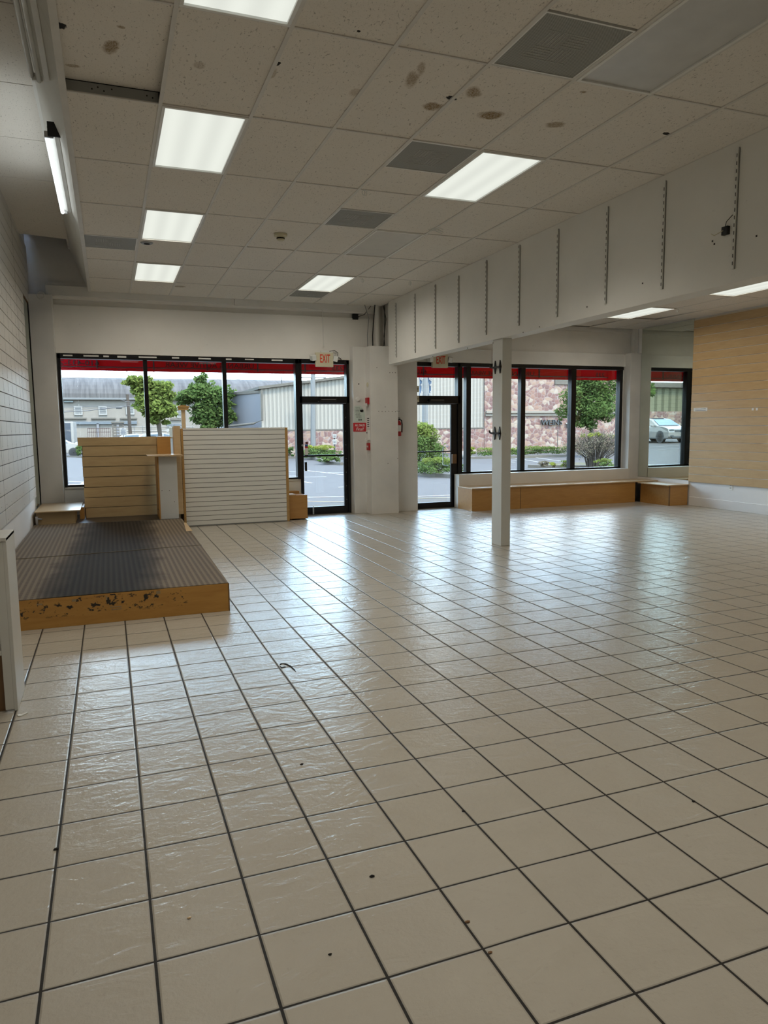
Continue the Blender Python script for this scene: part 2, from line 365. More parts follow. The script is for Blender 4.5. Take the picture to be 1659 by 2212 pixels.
# walls
struct(B(XL-0.2, XL-0.02, YB, 12.86, 0, 4.8).build('wall_left', m_base))
struct(B(XR+0.0, XR+0.2, YB, 12.86, 0, 4.8).build('wall_right', m_base))
struct(B(XL, XR, YB-0.2, YB, 0, 4.8).build('wall_back', m_wall))
fw = MB()
SL, SR = 0.655, 0.645
fw.box(XL-.2, -0.69, YW, YW+.20, 0, 2.78); fw.box(-0.69, 3.20, YW, YW+.20, 0, SL)
fw.box(4.13, 5.33, YW, YW+.20, 0, 2.78); fw.box(6.36, 10.21, YW, YW+.20, 0, SR); fw.box(6.25, 10.24, 12.42, 12.625, 0, SR); fw.box(6.39, 10.24, 12.62, YW+.01, 0, SR); fw.box(10.21, XR+.2, YW, YW+.20, 0, 2.78)
fw.box(XL-.2, XR+.2, YW+.02, YW+.20, 2.775, 4.8)
struct(fw.build('wall_front', m_wall))
# header panels and boards above the left window
struct(MB().box(-0.70, 4.62, YW-.035, YW+.02, 2.775, 3.52, .003).build('trim_5', m_wall2))
o = MB(); o.box(-0.79, 2.10, YW-.10, YW-.055, 3.645, 3.80, .003); o.box(2.106, 4.62, YW-.10, YW-.055, 3.635, 3.79, .003); struct(o.build('trim_6', m_trim))
struct(B(-0.78, 4.62, YW-.055, YW+.02, 3.60, 3.85).build('trim_7', m_wall2))
o = MB(); o.box(5.2, 7.05, YW-.05, YW+.02, 2.775, 3.03, .003); o.box(7.055, 10.24, YW-.05, YW+.02, 2.775, 3.03, .003); struct(o.build('trim_8', m_trim))
o = MB(); o.box(4.9, 10.40, YW-.03, YW+.02, 3.47, 3.56, .002); struct(o.build('trim_9', m_trim))
# left pilaster, right pilaster
struct(MB().box(XL, -0.70, 12.42, YW, 0, 3.63, .004).build('trim_10', m_pil))
struct(MB().box(10.225, XR-.01, 12.43, YW, 0, 3.04, .004).build('trim_11', m_pil))
struct(B(10.40, XR-.01, 12.55, YW, 3.04, 3.55).build('trim_12', m_trim))
# columns between the doors
struct(MB().box(4.15, 4.40, 12.46, YW, 0, 3.0, .004).build('trim_13', m_pil))
struct(MB().box(4.385, 4.91, 12.20, YW, 0, 2.99, .004).build('trim_14', m_pil))
struct(MB().box(4.91, 5.385, 12.42, YW, 0, HR, .004).build('trim_15', m_pil))
# bulkhead across the room
struct(MB().box(4.69, 4.90, YB, 12.07, 2.66, HC+.03, .004).build('trim_16', m_soff))
struct(B(4.80, 4.90, 12.07, YW, 2.66, HC+.03).build('trim_17', m_wall2))
# post
struct(MB().box(4.72, 4.855, 8.17, 8.42, 0, 2.66, .006).build('trim_18', paint('post_paint', (0.66, 0.665, 0.63, 1), 0.08)))
# right wall: base board, chair-rail strip
struct(MB().box(XR-.018, XR, YB, 10.96, 0, 0.165, .003).build('baseboard_right', m_base))
struct(B(XR-.02, XR, 10.98, 12.43, 0.405, 0.47).build('trim_19', m_base))

# ------------------------------------------------------------------ windows and doors
def glass_():
    M = NM('window_glass'); t = M.n('ShaderNodeBsdfTransparent'); t.inputs[0].default_value = (0.93, 0.96, 0.95, 1)
    g = M.n('ShaderNodeBsdfGlossy'); g.inputs['Roughness'].default_value = 0.0; lw = M.n('ShaderNodeFresnel'); lw.inputs[0].default_value = 1.45
    m = M.n('ShaderNodeMixShader'); M.L(lw.outputs[0], m.inputs[0]); M.L(t.outputs[0], m.inputs[1]); M.L(g.outputs[0], m.inputs[2])
    d = M.n('ShaderNodeBsdfDiffuse'); d.inputs[0].default_value = (0.8, 0.85, 0.85, 1)
    sm = M.ramp(M.noise(2.2, 6, M.map(scale=(1, 1, .6)), 0.7), [(0.66, G4(0.0)), (0.85, G4(0.16))])
    m2 = M.n('ShaderNodeMixShader'); M.L(sm, m2.inputs[0]); M.L(m.outputs[0], m2.inputs[1]); M.L(d.outputs[0], m2.inputs[2]); M.L(m2.outputs[0], M.o.inputs[0]); return M.m
m_glass = glass_()
def pane(name, x0, x1, z0, z1, parent, y=YW+.075): return B(x0, x1, y-.003, y+.003, z0, z1).build(name, m_glass, parent)
def X(px, py=900): return AY(px, py, YW).x
def Z(px, py): return AY(px, py, YW).z
# left window: frame, mullions, three panes
xa, xb = -0.69, 3.205; zt, zb = 2.765, SL
w1 = MB(); fy0, fy1 = YW-.03, YW+.12
for (a, b) in ((xa, xa+.045), (0.595, 0.66), (1.875, 1.945), (3.14, 3.205)): w1.box(a, b, fy0 if a == xa or a > 3 else YW+.0, fy1, zb, zt, .003)
w1.box(xa, xb, fy0, fy1, zt-.07, zt, .003); w1.box(xa, xb, fy0+.02, fy1, zb, zb+.035, .003)
w1 = struct(w1.build('window_1', m_black))
for i, (a, b) in enumerate(((xa+.045, .595), (.66, 1.875), (1.945, 3.14))): pane('glass_pane', a, b, zb+.035, zt-.07, w1)
# peeling caulk along the head of the left window
o = MB(); random.seed(3)
x = -0.6
while x < 3.1:
    l = random.uniform(.08, .32); o.box(x, x+l, fy0-.003, fy0, zt-.028-random.random()*.012, zt-.012); x += l+random.uniform(.05, .35)
o.build('sealant', m_trim, w1)
struct(MB().box(xa-.02, 3.2, YW-.012, YW+.02, zb-.03, zb, .003).build('trim_20', m_pil))
# right window
xa2, xb2 = 6.38, 10.21; zt2, zb2 = 2.765, SR
w2 = MB()
mull = [(X(1007), X(1016.7)), (X(1124.6), X(1134)), (X(1233), X(1243))]
for (a, b) in [(xa2, xa2+.055)]+mull+[(xb2-.07, xb2)]: w2.box(a, b, YW-.01, fy1, zb2, zt2, .003)
w2.box(xa2, xb2, fy0, fy1, zt2-.06, zt2, .003); w2.box(xa2, xb2, fy0+.02, fy1, zb2, zb2+.035, .003)
w2 = struct(w2.build('window_2', m_black))
xs = [xa2+.055]+[v for m in mull for v in m]+[xb2-.07]
for i in range(0, 8, 2): pane('glass_pane', xs[i], xs[i+1], zb2+.035, zt2-.06, w2)
def door(n, x0, x1, zbar0, zbar1, gx0, gx1, zg0, zg1, zmid, latch_side, midh):
    f = MB()                                                       # frame with transom bar
    f.box(x0, x0+.05, fy0, fy1, 0, 2.765, .004); f.box(x1-.05, x1, fy0, fy1, 0, 2.765, .004)
    f.box(x0, x1, fy0, fy1, zbar0, zbar1, .004); f.box(x0, x1, fy0, fy1, 2.70, 2.765, .004); f.box(x0, x1, fy0+.02, fy1, 0, .015)
    f = struct(f.build('door_%d' % n, m_black))
    pane('transom_glass', x0+.05, x1-.05, zbar1, 2.70, f)
    l = MB()
    l.box(x0+.052, gx0, YW, YW+.05, .012, zbar0-.004, .004); l.box(gx1, x1-.052, YW, YW+.05, .012, zbar0-.004, .004)
    l.box(gx0, gx1, YW, YW+.05, zg1, zbar0-.004, .004); l.box(gx0, gx1, YW, YW+.05, .012, zg0, .004)
    l = l.build('door_leaf', m_black, f)
    pane('door_glass', gx0, gx1, zg0, zg1, l, YW+.025)
    B(gx0, gx1, YW-.03, YW-.005, zmid-midh, zmid+midh, .004).build('push_bar', m_black, f)
    c = MB().box(gx0+.30, gx0+.62, YW-.09, YW-.01, zbar0+.02, zbar0+.085, .006); c.build('door_closer', m_blackpl, f)
    o = MB(); o.box(gx0+.33, gx0+.60, YW-.094, YW-.089, zbar0+.062, zbar0+.068); o.box(gx0+.28, gx0+.55, YW-.035, YW-.03, zbar0+.028, zbar0+.036); o.build('closer_arm', m_copper, f)
    return f
d1 = door(1, 3.205, 4.135, Z(700, 871), Z(700, 856.5), X(655.5, 980), X(743, 980), Z(700, 1094), Z(700, 871)-.07+.05, Z(700, 984), 'L', .016)
d2 = door(2, 5.36, 6.38, Z(940, 872), Z(940, 855), X(893, 980), X(974.4, 980), Z(940, 1085), Z(940, 872)-.02, Z(940, 975.5), 'R', .011)
# hinge-stile screws, handles, locks
o = MB()
for i in range(9): o.tube([(4.06, YW-.001, .25+.25*i), (4.06, YW-.004, .25+.25*i)], .006, 8)
o.build('screw', m_copper, d1)
zc = Z(655, 1010); o = MB(); o.box(3.275, 3.31, YW-.05, YW, zc-.06, zc+.10, .005); o.build('lock_box', m_blackpl, d1)
o = cyl((3.235, YW-.01, Z(650, 962)), (3.235, YW-.045, Z(650, 962)), .018, 12).build('lock_cylinder', m_copper, d1)
p = AY(979, 991, YW); B(p.x-.04, p.x+.05, YW-.05, YW, p.z-.09, p.z+.09, .006).build('lock_box', m_edge, d2)
o = MB().tube([(p.x-.08, YW+.05, p.z+.24), (p.x-.17, YW+.10, p.z+.22), (p.x-.17, YW+.10, p.z-.12), (p.x-.08, YW+.05, p.z-.14)], .011, 8); o.build('pull_handle', m_galv, d2)
o = MB(); px0 = X(660, 1000)
st = thing('door_sticker', 'strip of small payment stickers on the glass of the door beside the sign wall', 'sticker', (px0+.03, YW+.018, Z(660, 975)))
B(px0, px0+.055, YW+.016, YW+.019, Z(660, 984), Z(660, 968), 0).build('paper', m_paper, st)
B(px0, px0+.055, YW+.016, YW+.019, Z(660, 968), Z(660, 964.5), 0).build('red_panel', m_signred, st)
B(px0, px0+.055, YW+.016, YW+.019, Z(660, 964.5), Z(660, 960), 0).build('blue_panel', plain('sticker_blue', (.03, .10, .32, 1)), st)
B(px0+.01, px0+.06, YW+.016, YW+.019, Z(660, 959.5), Z(660, 955), 0).build('dark_panel', plain('sticker_brown', (.10, .03, .03, 1)), st)
zz = Z(675, 1100)
tag(MB().box(X(674, 1098), X(677, 1098), YW-.05, YW-.035, .01, .13, .002).tube([(X(675.5, 1098), YW-.042, .012), (X(675.5, 1098), YW-.042, .16)], .006).build('door_bolt', m_copper), 'silver foot bolt at the bottom of the door beside the sign wall', 'bolt')

# ------------------------------------------------------------------ slat walls, mirrors
def slats_x(name, x, dirx, y0, y1, z0, z1, pitch, gap, mat, gmat, th=0.018, phase=0.0):
    """boards on a wall facing dirx (+1/-1), front face at x"""
    m = MB(); z = z0
    while z < z1-0.01:
        t = min(z+pitch-gap, z1); m.box(x, x-dirx*th*0.55, y0, y1, z, t, .0015); z += pitch
    return m.build(name, mat)
yS = 11.70
sw = tag(slats_x('slat_wall_panel', XL, 1, YB+.01, yS, .60, HL+.0, .1529, .009, m_slatL, None), 'white slat wall panelling on the long wall beside the carpeted platform', 'slat wall')
B(XL-.019, XL-.011, YB+.01, yS, .60, HL).build('backing_board', m_groove, sw)
o = MB()                                                            # upper boards that run over the mirror
z = .60+.1529*19
while z < HL-.02: o.box(XL, XL-.01, yS+.002, 12.62, z, min(z+.1439, HL), .0015); z += .1529
o.build('upper_board', m_slatL, sw)
B(XL-.019, XL-.011, yS, 12.62, .60+.1529*19, HL).build('backing_board', m_groove, sw)
B(XL-.018, XL+.002, yS-.0, 12.62, .60+.1529*19-.02, .60+.1529*19-.002).build('raw_edge', m_edge, sw)
# joints between panels and screw heads
o = MB()
for yy in (1.0, 3.44, 5.88, 8.32, 10.76): o.box(XL+.0005, XL-.004, yy-.003, yy+.003, .60, HL)
o.build('panel_joint', m_groove, sw)
o = MB()
for i in range(19):
    for k in range(24):
        yy = 4.0+.405*k+(.01*random.random()); zz_ = .60+.1529*i+.03+.02*random.random()
        if yy < yS and random.random() < .75: o.box(XL+.001, XL-.002, yy-.005, yy+.005, zz_-.004, zz_+.004)
screws = o.build('screw_hole', m_groove, sw); screws['kind'] = 'stuff'
o = MB()
for k in range(20):
    yy = 4.0+.405*k
    if yy < yS:
        for i in range(3, 18): o.box(XL+.0006, XL-.002, yy-.0018, yy+.0018, .60+.1529*i+.004, .60+.1529*(i+.92))
o.build('scored_line', plain('score_grey', (.42, .41, .39, 1), .8), sw)
def mirror_():
    M = NM('mirror'); g = M.n('ShaderNodeBsdfGlossy'); g.inputs[0].default_value = (0.74, 0.80, 0.74, 1); g.inputs['Roughness'].default_value = 0.0
    d = M.n('ShaderNodeBsdfDiffuse'); d.inputs[0].default_value = (0.5, 0.53, 0.5, 1); m = M.n('ShaderNodeMixShader')
    sm = M.ramp(M.noise(2.5, 6, M.map(scale=(1, 1, .5)), .7), [(0.62, G4(0.0)), (0.85, G4(0.16))])
    M.L(sm, m.inputs[0]); M.L(g.outputs[0], m.inputs[1]); M.L(d.outputs[0], m.inputs[2]); M.L(m.outputs[0], M.o.inputs[0]); return M.m
m_mirror = mirror_()
tag(MB().box(XL-.016, XL-.008, yS+.005, 12.415, .235, 3.48).build('wall_mirror', m_mirror), 'tall narrow wall mirror between the white slat wall and the corner pilaster', 'mirror')
tag(MB().box(XR-.012, XR-.004, 10.99, 12.425, .475, 3.535).build('wall_mirror', m_mirror), 'large floor-to-ceiling wall mirror beside the maple slat wall reflecting a window and a white car', 'mirror')
o = MB(); o.box(XR-.018, XR-.002, 10.985, 12.43, .462, .478, .001); o.build('mirror_channel', m_galv); tag(bpy.data.objects['mirror_channel'], 'thin metal channel along the bottom edge of the large mirror', 'mirror channel')
# maple slat wall on the right
mw = MB(); z = .457; n = 0
while z < 3.50:
    t = min(z+.1529-.011, 3.535); mw.box(XR-.022, XR-.010, YB+.01, 10.985, z, t, .0015); z += .1529
mw = tag(mw.build('slat_wall_panel', m_maple_wall), 'maple wood slat wall panelling with pale grooves on the wall beside the large mirror', 'slat wall')
B(XR-.010, XR-.001, YB+.01, 10.985, .457, 3.535).build('backing_board', m_groove_lt, mw)
o = MB(); z = .457+.1529
while z < 3.5: o.box(XR-.023, XR-.008, YB+.01, 10.984, z-.0112, z-.0085); z += .1529
o.build('groove_insert', plain('insert_white', (.88, .86, .82, 1), .3), mw)
o = MB(); p = AX(1513, 885, XR-.024); o.box(XR-.024, XR-.022, p.y-.17, p.y+.17, p.z-.03, p.z+.035, 0)
sg = tag(o.build('paper_notice', m_paper), 'small white notice stuck to the maple slat wall near the mirror', 'notice')
for k in range(2): B(XR-.0246, XR-.024, p.y-.13, p.y+.13, p.z+.012-.028*k, p.z+.018-.028*k).build('printed_line', m_ink, sg)
for px, l in ((1626, 'tiny white tape scrap on the maple slat wall, the one nearer the mirror'), (1635, 'tiny white tape scrap on the maple slat wall, the one nearer the photo edge')):
    q = AX(px, 884, XR-.023); tag(B(XR-.024, XR-.022, q.y-.02, q.y+.02, q.z-.02, q.z+.02).build('tape_scrap', m_paper), l, 'tape')
p = AX(1579, 1051, XR)
ou = thing('wall_outlet', 'white double power outlet low on the wall under the maple slats', 'outlet', (XR, p.y, p.z))
MB().box(XR-.008, XR, p.y-.042, p.y+.042, p.z-.065, p.z+.065, .003).build('cover_plate', m_white, ou)
for s in (-1, 1):
    B(XR-.010, XR-.007, p.y-.02, p.y+.02, p.z+s*.028-.016, p.z+s*.028+.016, .001).build('socket', plain('socket_grey', (.45, .45, .44, 1)), ou)

# ------------------------------------------------------------------ shelf standards on the bulkhead
std_px = [(1590, 322, 580), (1434, 393, 624), (1311, 448, 655), (1205, 496, 684), (1122, 530, 703), (1051, 563, 723), (991, 596, 740), (941, 615, 753), (897, 635, 762), (856, 655, 772)]
std_words = ['nearest the camera', 'second from the camera', 'third from the camera', 'fourth from the camera', 'fifth from the camera', 'sixth from the camera', 'fourth from the far end', 'third from the far end', 'second from the far end', 'at the far end by the column']
for (px, pt, pb), w in zip(std_px, std_words):
    a, b = AX(px-1, pt, 4.685), AX(px, pb, 4.685); y = (a.y+b.y)/2; zt_, zb_ = min(a.z, 3.70), b.z
    t = thing('shelf_standard', 'white slotted shelf standard on the bulkhead face, ' + w, 'shelf standard', (4.69, y, zb_), 'slotted shelf standards on the bulkhead')
    m = MB(); m.box(4.683, 4.69, y-.013, y+.013, zb_, zt_); m.box(4.674, 4.69, y-.013, y-.010, zb_, zt_); m.box(4.674, 4.69, y+.010, y+.013, zb_, zt_); m.box(4.674, 4.677, y-.013, y+.013, zb_, zt_, .0008)
    m.build('channel', m_white, t)
    s = MB(); z = zb_+.03
    while z < zt_-.03: s.box(4.6725, 4.674, y-.003, y+.003, z, z+.028); z += .058
    s = s.build('slot', m_ink, t); s['kind'] = 'stuff'
p = AX(1570, 498, 4.688)
hb = thing('junction_box', 'broken black electrical box with loose wires sticking out of the bulkhead', 'electrical box', p)
MB().box(4.66, 4.695, p.y-.03, p.y+.03, p.z-.035, p.z+.03, .004).build('box_body', m_blackpl, hb)
MB().tube([(4.66, p.y, p.z), (4.63, p.y-.05, p.z+.05), (4.64, p.y-.10, p.z+.09)], .003, 6).build('wire', m_blackpl, hb)
MB().tube([(4.66, p.y+.01, p.z), (4.62, p.y+.06, p.z-.03), (4.65, p.y+.12, p.z+.0)], .003, 6).build('wire', m_beige, hb)
o = MB(); random.seed(11)
for (px, py) in ((1130, 718), (1268, 663), (1388, 612), (1165, 706), (1065, 741), (1539, 521), (1543, 527), (1010, 752), (935, 770), (1634, 510)):
    q = AX(px, py, 4.689); o.box(4.688, 4.69, q.y-.007, q.y+.007, q.z-.007, q.z+.007)
o = o.build('screw_hole', m_groove); tag(o, 'scattered small dark screw holes in the white bulkhead face', 'screw holes'); o['kind'] = 'stuff'

# ------------------------------------------------------------------ post hooks
def hook(y, z, lbl):
    t = thing('wall_hook', lbl, 'hook', (4.72, y, z))
    m = MB(); m.tube([(4.72, y-.09, z), (4.70, y-.09, z), (4.70, y+.12, z), (4.695, y+.15, z+.012), (4.695, y+.16, z+.035)], .012, 8); m.build('rod', m_blackpl, t)
    for dy in (-.075, .05):
        MB().prism([(4.718, y+dy-.028, z), (4.718, y+dy, z-.085), (4.718, y+dy+.028, z), (4.718, y+dy, z+.085)], (-.012, 0, 0)).build('diamond_plate', m_blackpl, t)
    return t
for (px, py, l) in ((1076, 793, 'black iron double hook with diamond plates high on the white post'), (1073, 936, 'black iron double hook with diamond plates half way up the white post')):
    q = AX(px, py, 4.72); hook(8.29, q.z, l)
for (py, l) in ((790, 'small black bracket end poking out behind the top of the post'), (952, 'small black bracket end poking out behind the middle of the post')):
    q = AY(1106, py, 8.42)
    t = thing('wall_bracket', l, 'bracket', (4.855, 8.40, q.z))
    MB().box(4.853, 4.89, 8.385, 8.405, q.z-.014, q.z+.010, .003).box(4.878, 4.888, 8.385, 8.405, q.z, q.z+.022, .003).box(4.862, 4.870, 8.385, 8.405, q.z, q.z+.020, .003).build('prong', m_blackpl, t)

# ------------------------------------------------------------------ exit signs
def exit_sign(cx, y, cz, lbl, tilt, rest):
    t = thing('exit_sign', lbl, 'exit sign', (cx, y, cz))
    w, h = .325, .25
    MB().box(cx-w/2, cx+w/2, y-.035, y+.03, cz-h/2, cz+h/2, .012).build('housing', m_beige, t)
    text_mesh('letters', 'EXIT', m_letter, t, (cx+.01, y-.037, cz+.02), .145, width=.185, bold=0.012)
    for s in (-1, 1):
        hx, hz = cx+s*(w/2+.045), cz+.03+(.0 if s < 0 else -.005)
        m = MB().box(-.042, .042, -.05, .05, -.05, .05, .014); hd = m.build('lamp_head', m_clear, t, loc=None); hd.matrix_parent_inverse = Matrix(); hd.location = (hx-cx, -.03, hz-cz); hd.rotation_euler = (.25, s*.22+tilt, s*-.25)
        l = MB().box(-.03, .03, -.056, -.048, -.036, .036, .004).tube([(0, -.055, 0), (0, -.062, 0)], .02, 12).build('lens', m_copper, hd)
    MB().box(cx-.05+.0, cx+.15, y+.0, y+.04, cz+h/2+.0, cz+h/2+.035, .004).build('mount_plate', m_clear, t)
    return t
q = AY(701, 777, 12.52); e1 = exit_sign(q.x, 12.55, q.z, 'beige exit sign with twin emergency lamps above the door beside the sign wall', 0, True)
MB().tube([(q.x+.10, 12.55, q.z+.15), (q.x+.20, 12.56, q.z+.17), (q.x+.27, 12.58, q.z+.13), (q.x+.26, 12.6, q.z+.06), (q.x+.32, 12.6, q.z+.04), (q.x+.36, 12.61, q.z-.03)], .006, 6).build('cable', m_blackpl, e1)
q2 = AY(951.5, 779.5, 12.52); exit_sign(q2.x, 12.56, q2.z, 'beige exit sign half hidden behind the bulkhead above the door next to the benches', 0, False)
# conduit hanging from the ceiling board over the sign
a = AY(697, 660, 12.55); b = AY(700, 742, 12.55)
MB().tube([(a.x, 12.58, a.z), (b.x, 12.58, b.z)], .007, 6).tube([(b.x, 12.58, b.z), (b.x, 12.58, b.z-.06)], .012, 6).build('hanging_wire', m_trim); tag(bpy.data.objects['hanging_wire'], 'thin painted wire hanging down the header above the exit sign', 'wire')
q = AY(768, 684, 12.60); t = thing('cable_bracket', 'small black ribbed cable bracket near the ceiling at the end of the header', 'bracket', (q.x, 12.6, q.z))
m = MB(); m.box(q.x-.05, q.x+.05, 12.60, 12.66, q.z-.05, q.z+.05, .004)
for i in range(4): m.box(q.x-.055, q.x+.055, 12.592, 12.60, q.z-.045+.025*i, q.z-.033+.025*i)
m.build('body', m_blackpl, t)
MB().tube([(q.x+.05, 12.62, q.z), (q.x+.16, 12.58, q.z+.04), (q.x+.30, 12.55, q.z+.22)], .006, 6).build('cable', m_blackpl, t)
# pipes above the column
t = thing('conduit_pipe', 'white vertical pipe rising from the top of the corner column to the ceiling', 'pipe', (4.62, 12.48, 2.99))
MB().tube([(4.63, 12.50, 2.99), (4.63, 12.50, HC)], .055, 14).build('pipe', m_pil, t)
for i, (x0, y0) in enumerate(((4.52, 12.42), (4.72, 12.40), (4.76, 12.44), (4.44, 12.46))):
    w = MB(); w.tube([(x0, y0, 2.99), (x0+.02*math.sin(i*2), y0, 3.2), (x0+.03, y0+.01, 3.5), (x0+.05*math.cos(i), y0, HC)], .007 if i else .010, 6)
    tag(w.build('loose_cable', m_blackpl if i < 3 else m_galv), ['black cable running up in front of the white pipe over the column', 'black cable beside the bulkhead end over the column', 'second black cable tucked behind the bulkhead end', 'grey cable running up beside the header over the column'][i], 'cable')

# ------------------------------------------------------------------ things on the columns
yA = 12.458; XB = 4.384
q = AY(773, 862, yA); MB().tube([(q.x, yA, q.z), (q.x, yA-.02, q.z)], .042, 20).tube([(q.x, yA-.02, q.z), (q.x, yA-.028, q.z)], [.040, .03], 20).build('round_cap', m_white, smooth=False); tag(bpy.data.objects['round_cap'], 'round white cap on the column face above the paper sign', 'cap')
a, b = AY(764, 876, yA), AY(789, 911, yA)
t = thing('camera_notice', 'pale green torn notice about cameras above the red sales sign', 'notice', ((a.x+b.x)/2, yA, b.z))
MB().prism([(a.x, yA, b.z+.01), (a.x+.01, yA, b.z), (b.x-.02, yA, b.z), (b.x, yA, b.z+.01), (b.x-.005, yA, a.z-.13), (b.x-.05, yA, a.z-.04), (b.x-.09, yA, a.z), (a.x+.01, yA, a.z-.01)], (0, -.003, 0)).build('sheet', m_green_paper, t)
for i, (s_, w_, ox) in enumerate((('SMILE', .08, -.03), ('YOU ARE ON', .13, 0), ('CAMERA', .08, -.035), ('24 HOURS', .075, -.035), ('NO CASH', .08, -.02), ('REFUNDS', .085, -.03), ('YOUR PHOTO', .10, -.01), ('WILL BE UP', .10, -.01))):
    text_mesh('text_line', s_, m_ink, t, ((a.x+b.x)/2+ox-.005, yA-.0045, a.z-.035-.0255*i), .0125, width=w_, ext=.0006)
MB().tube([((a.x+b.x)/2+.03, yA-.003, a.z-.095), ((a.x+b.x)/2+.03, yA-.0055, a.z-.095)], .022, 12).tube([((a.x+b.x)/2+.06, yA-.003, a.z-.088), ((a.x+b.x)/2+.06, yA-.0055, a.z-.088)], .016, 12).box((a.x+b.x)/2+.03, (a.x+b.x)/2+.075, yA-.0055, yA-.003, a.z-.12, a.z-.105).build('camera_drawing', m_ink, t)
MB().box((a.x+b.x)/2-.025, (a.x+b.x)/2+.0, yA-.0055, yA-.003, b.z+.02, b.z+.052, .003).build('badge', m_ink, t)
MB().box((a.x+b.x)/2+.012, (a.x+b.x)/2+.042, yA-.0055, yA-.003, b.z+.022, b.z+.05, .006).build('badge', plain('badge_grey', (.10, .12, .11, 1)), t)
text_mesh('letter_mark', 'f', m_green_paper, t, ((a.x+b.x)/2-.0125, yA-.0062, b.z+.036), .026, ext=.0006)
a, b = AY(762.8, 913.5, yA), AY(791.8, 932, yA)
t = thing('sales_sign', 'red sign reading ALL SALES Final! on the column beside the door', 'sign', ((a.x+b.x)/2, yA, b.z))
MB().box(a.x, b.x, yA-.004, yA, b.z, a.z, .001).build('plate', m_signred, t)
text_mesh('lettering', 'ALL SALES', m_paper, t, ((a.x+b.x)/2, yA-.005, a.z-.042), .042, width=.185, ext=.0008, bold=.015)
text_mesh('lettering', 'Final!', m_paper, t, ((a.x+b.x)/2, yA-.005, b.z+.045), .058, width=.155, ext=.0008, shear=.35)
# on the side face of the deeper column (faces the left)
def sideplate(px, py0, py1, y0, y1, d, mat, name, lbl, cat):
    a, b = AX(px, py0, XB), AX(px, py1, XB)
    return tag(MB().box(XB-d, XB, y0, y1, b.z, a.z, .003).build(name, mat), lbl, cat)
q = AX(801.5, 830, XB)
MB().tube([(XB, 12.33, q.z), (XB-.012, 12.33, q.z)], .042, 20).tube([(XB-.012, 12.33, q.z), (XB-.014, 12.33, q.z)], .02, 16).build('round_cap', m_beige); tag(bpy.data.objects['round_cap.001'], 'round beige cap high on the narrow side of the deep column', 'cap')
q = AX(803, 866, XB)
t = thing('fire_alarm', 'red fire alarm horn with a clear strobe on the narrow side of the column', 'fire alarm', (XB, 12.32, q.z))
MB().box(XB-.035, XB, 12.25, 12.39, q.z-.055, q.z+.065, .006).build('body', m_red, t)
MB().box(XB-.06, XB-.03, 12.28, 12.38, q.z-.085, q.z-.035, .008).build('strobe', m_clear, t)
a, b = AX(804, 897, XB), AX(804, 925, XB)
t = thing('instruction_card', 'narrow white card of printed lines on the side of the column', 'card', (XB, 12.32, b.z))
B(XB-.003, XB, 12.25, 12.40, b.z, a.z).build('card', m_paper, t)
for i in range(5): B(XB-.0035, XB-.003, 12.27, 12.38, a.z-.06-.035*i, a.z-.045-.035*i).build('printed_line', m_ink, t)
a, b = AX(803, 930, XB), AX(803, 953, XB)
t = thing('intercom', 'white wall intercom box with a curled cord below the printed card', 'intercom', (XB, 12.32, b.z))
MB().box(XB-.035, XB, 12.25, 12.37, b.z+.02, a.z, .006).build('body', m_white, t)
B(XB-.037, XB-.034, 12.29, 12.33, a.z-.05, a.z-.03).build('button', m_ink, t)
MB().tube([(XB-.02, 12.27, b.z+.03), (XB-.05, 12.30, b.z+.0), (XB-.06, 12.36, b.z+.03), (XB-.02, 12.38, b.z+.06)], .006, 6).build('cord', m_white, t)
a, b = AX(804, 957, XB), AX(804, 973, XB)
t = thing('fire_pull_station', 'small red fire pull station with white lettering below the intercom', 'fire alarm', (XB, 12.30, b.z))
MB().box(XB-.03, XB, 12.24, 12.36, b.z, a.z, .005).build('body', m_red, t)
text_mesh('lettering', 'FIRE', m_paper, t, (XB-.032, 12.30, (a.z+b.z)/2), .03, width=.08, rot=(PI/2, 0, -PI/2), ext=.001)
a, b = AX(804, 982, XB), AX(804, 996, XB)
t = thing('cover_plate', 'painted blank switch plate low on the narrow side of the column', 'cover plate', (XB, 12.31, b.z)); MB().box(XB-.006, XB, 12.265, 12.345, b.z, a.z, .002).build('plate', m_pil, t)
# extinguisher on the third column face
q = AY(868.5, 920, 12.36)
t = thing('fire_extinguisher', 'red fire extinguisher with black hose hanging on the column side by the benches door', 'fire extinguisher', (q.x+.0, 12.35, q.z-.24))
ex = 4.962; ey = 12.34; zb_ = AY(868, 942, ey).z; zt_ = AY(868, 908, ey).z
MB().tube([(ex, ey, zb_), (ex, ey, zb_+.01), (ex, ey, zt_-.05), (ex, ey, zt_-.02), (ex, ey, zt_)], [.055, .06, .06, .045, .02], 20).build('cylinder', m_red, t, smooth=True)
MB().tube([(ex, ey, zt_), (ex, ey, zt_+.03)], .016, 10).box(ex-.015, ex+.015, ey-.09, ey+.03, zt_+.025, zt_+.035, .003).box(ex-.012, ex+.012, ey-.08, ey+.02, zt_+.045, zt_+.053, .003).build('valve_handle', m_blackpl, t)
MB().tube([(ex+.02, ey, zt_+.02), (ex+.065, ey-.02, zt_+.0), (ex+.075, ey-.02, zt_-.08), (ex+.07, ey-.02, zt_-.22)], .012, 8).build('hose', m_blackpl, t)
MB().tube([(ex-.03, ey-.052, zt_-.16), (ex-.03, ey-.062, zt_-.16)], .001, 4).box(ex-.035, ex+.035, ey-.064, ey-.057, zt_-.20, zt_-.09, .002).build('label_plate', m_paper, t)
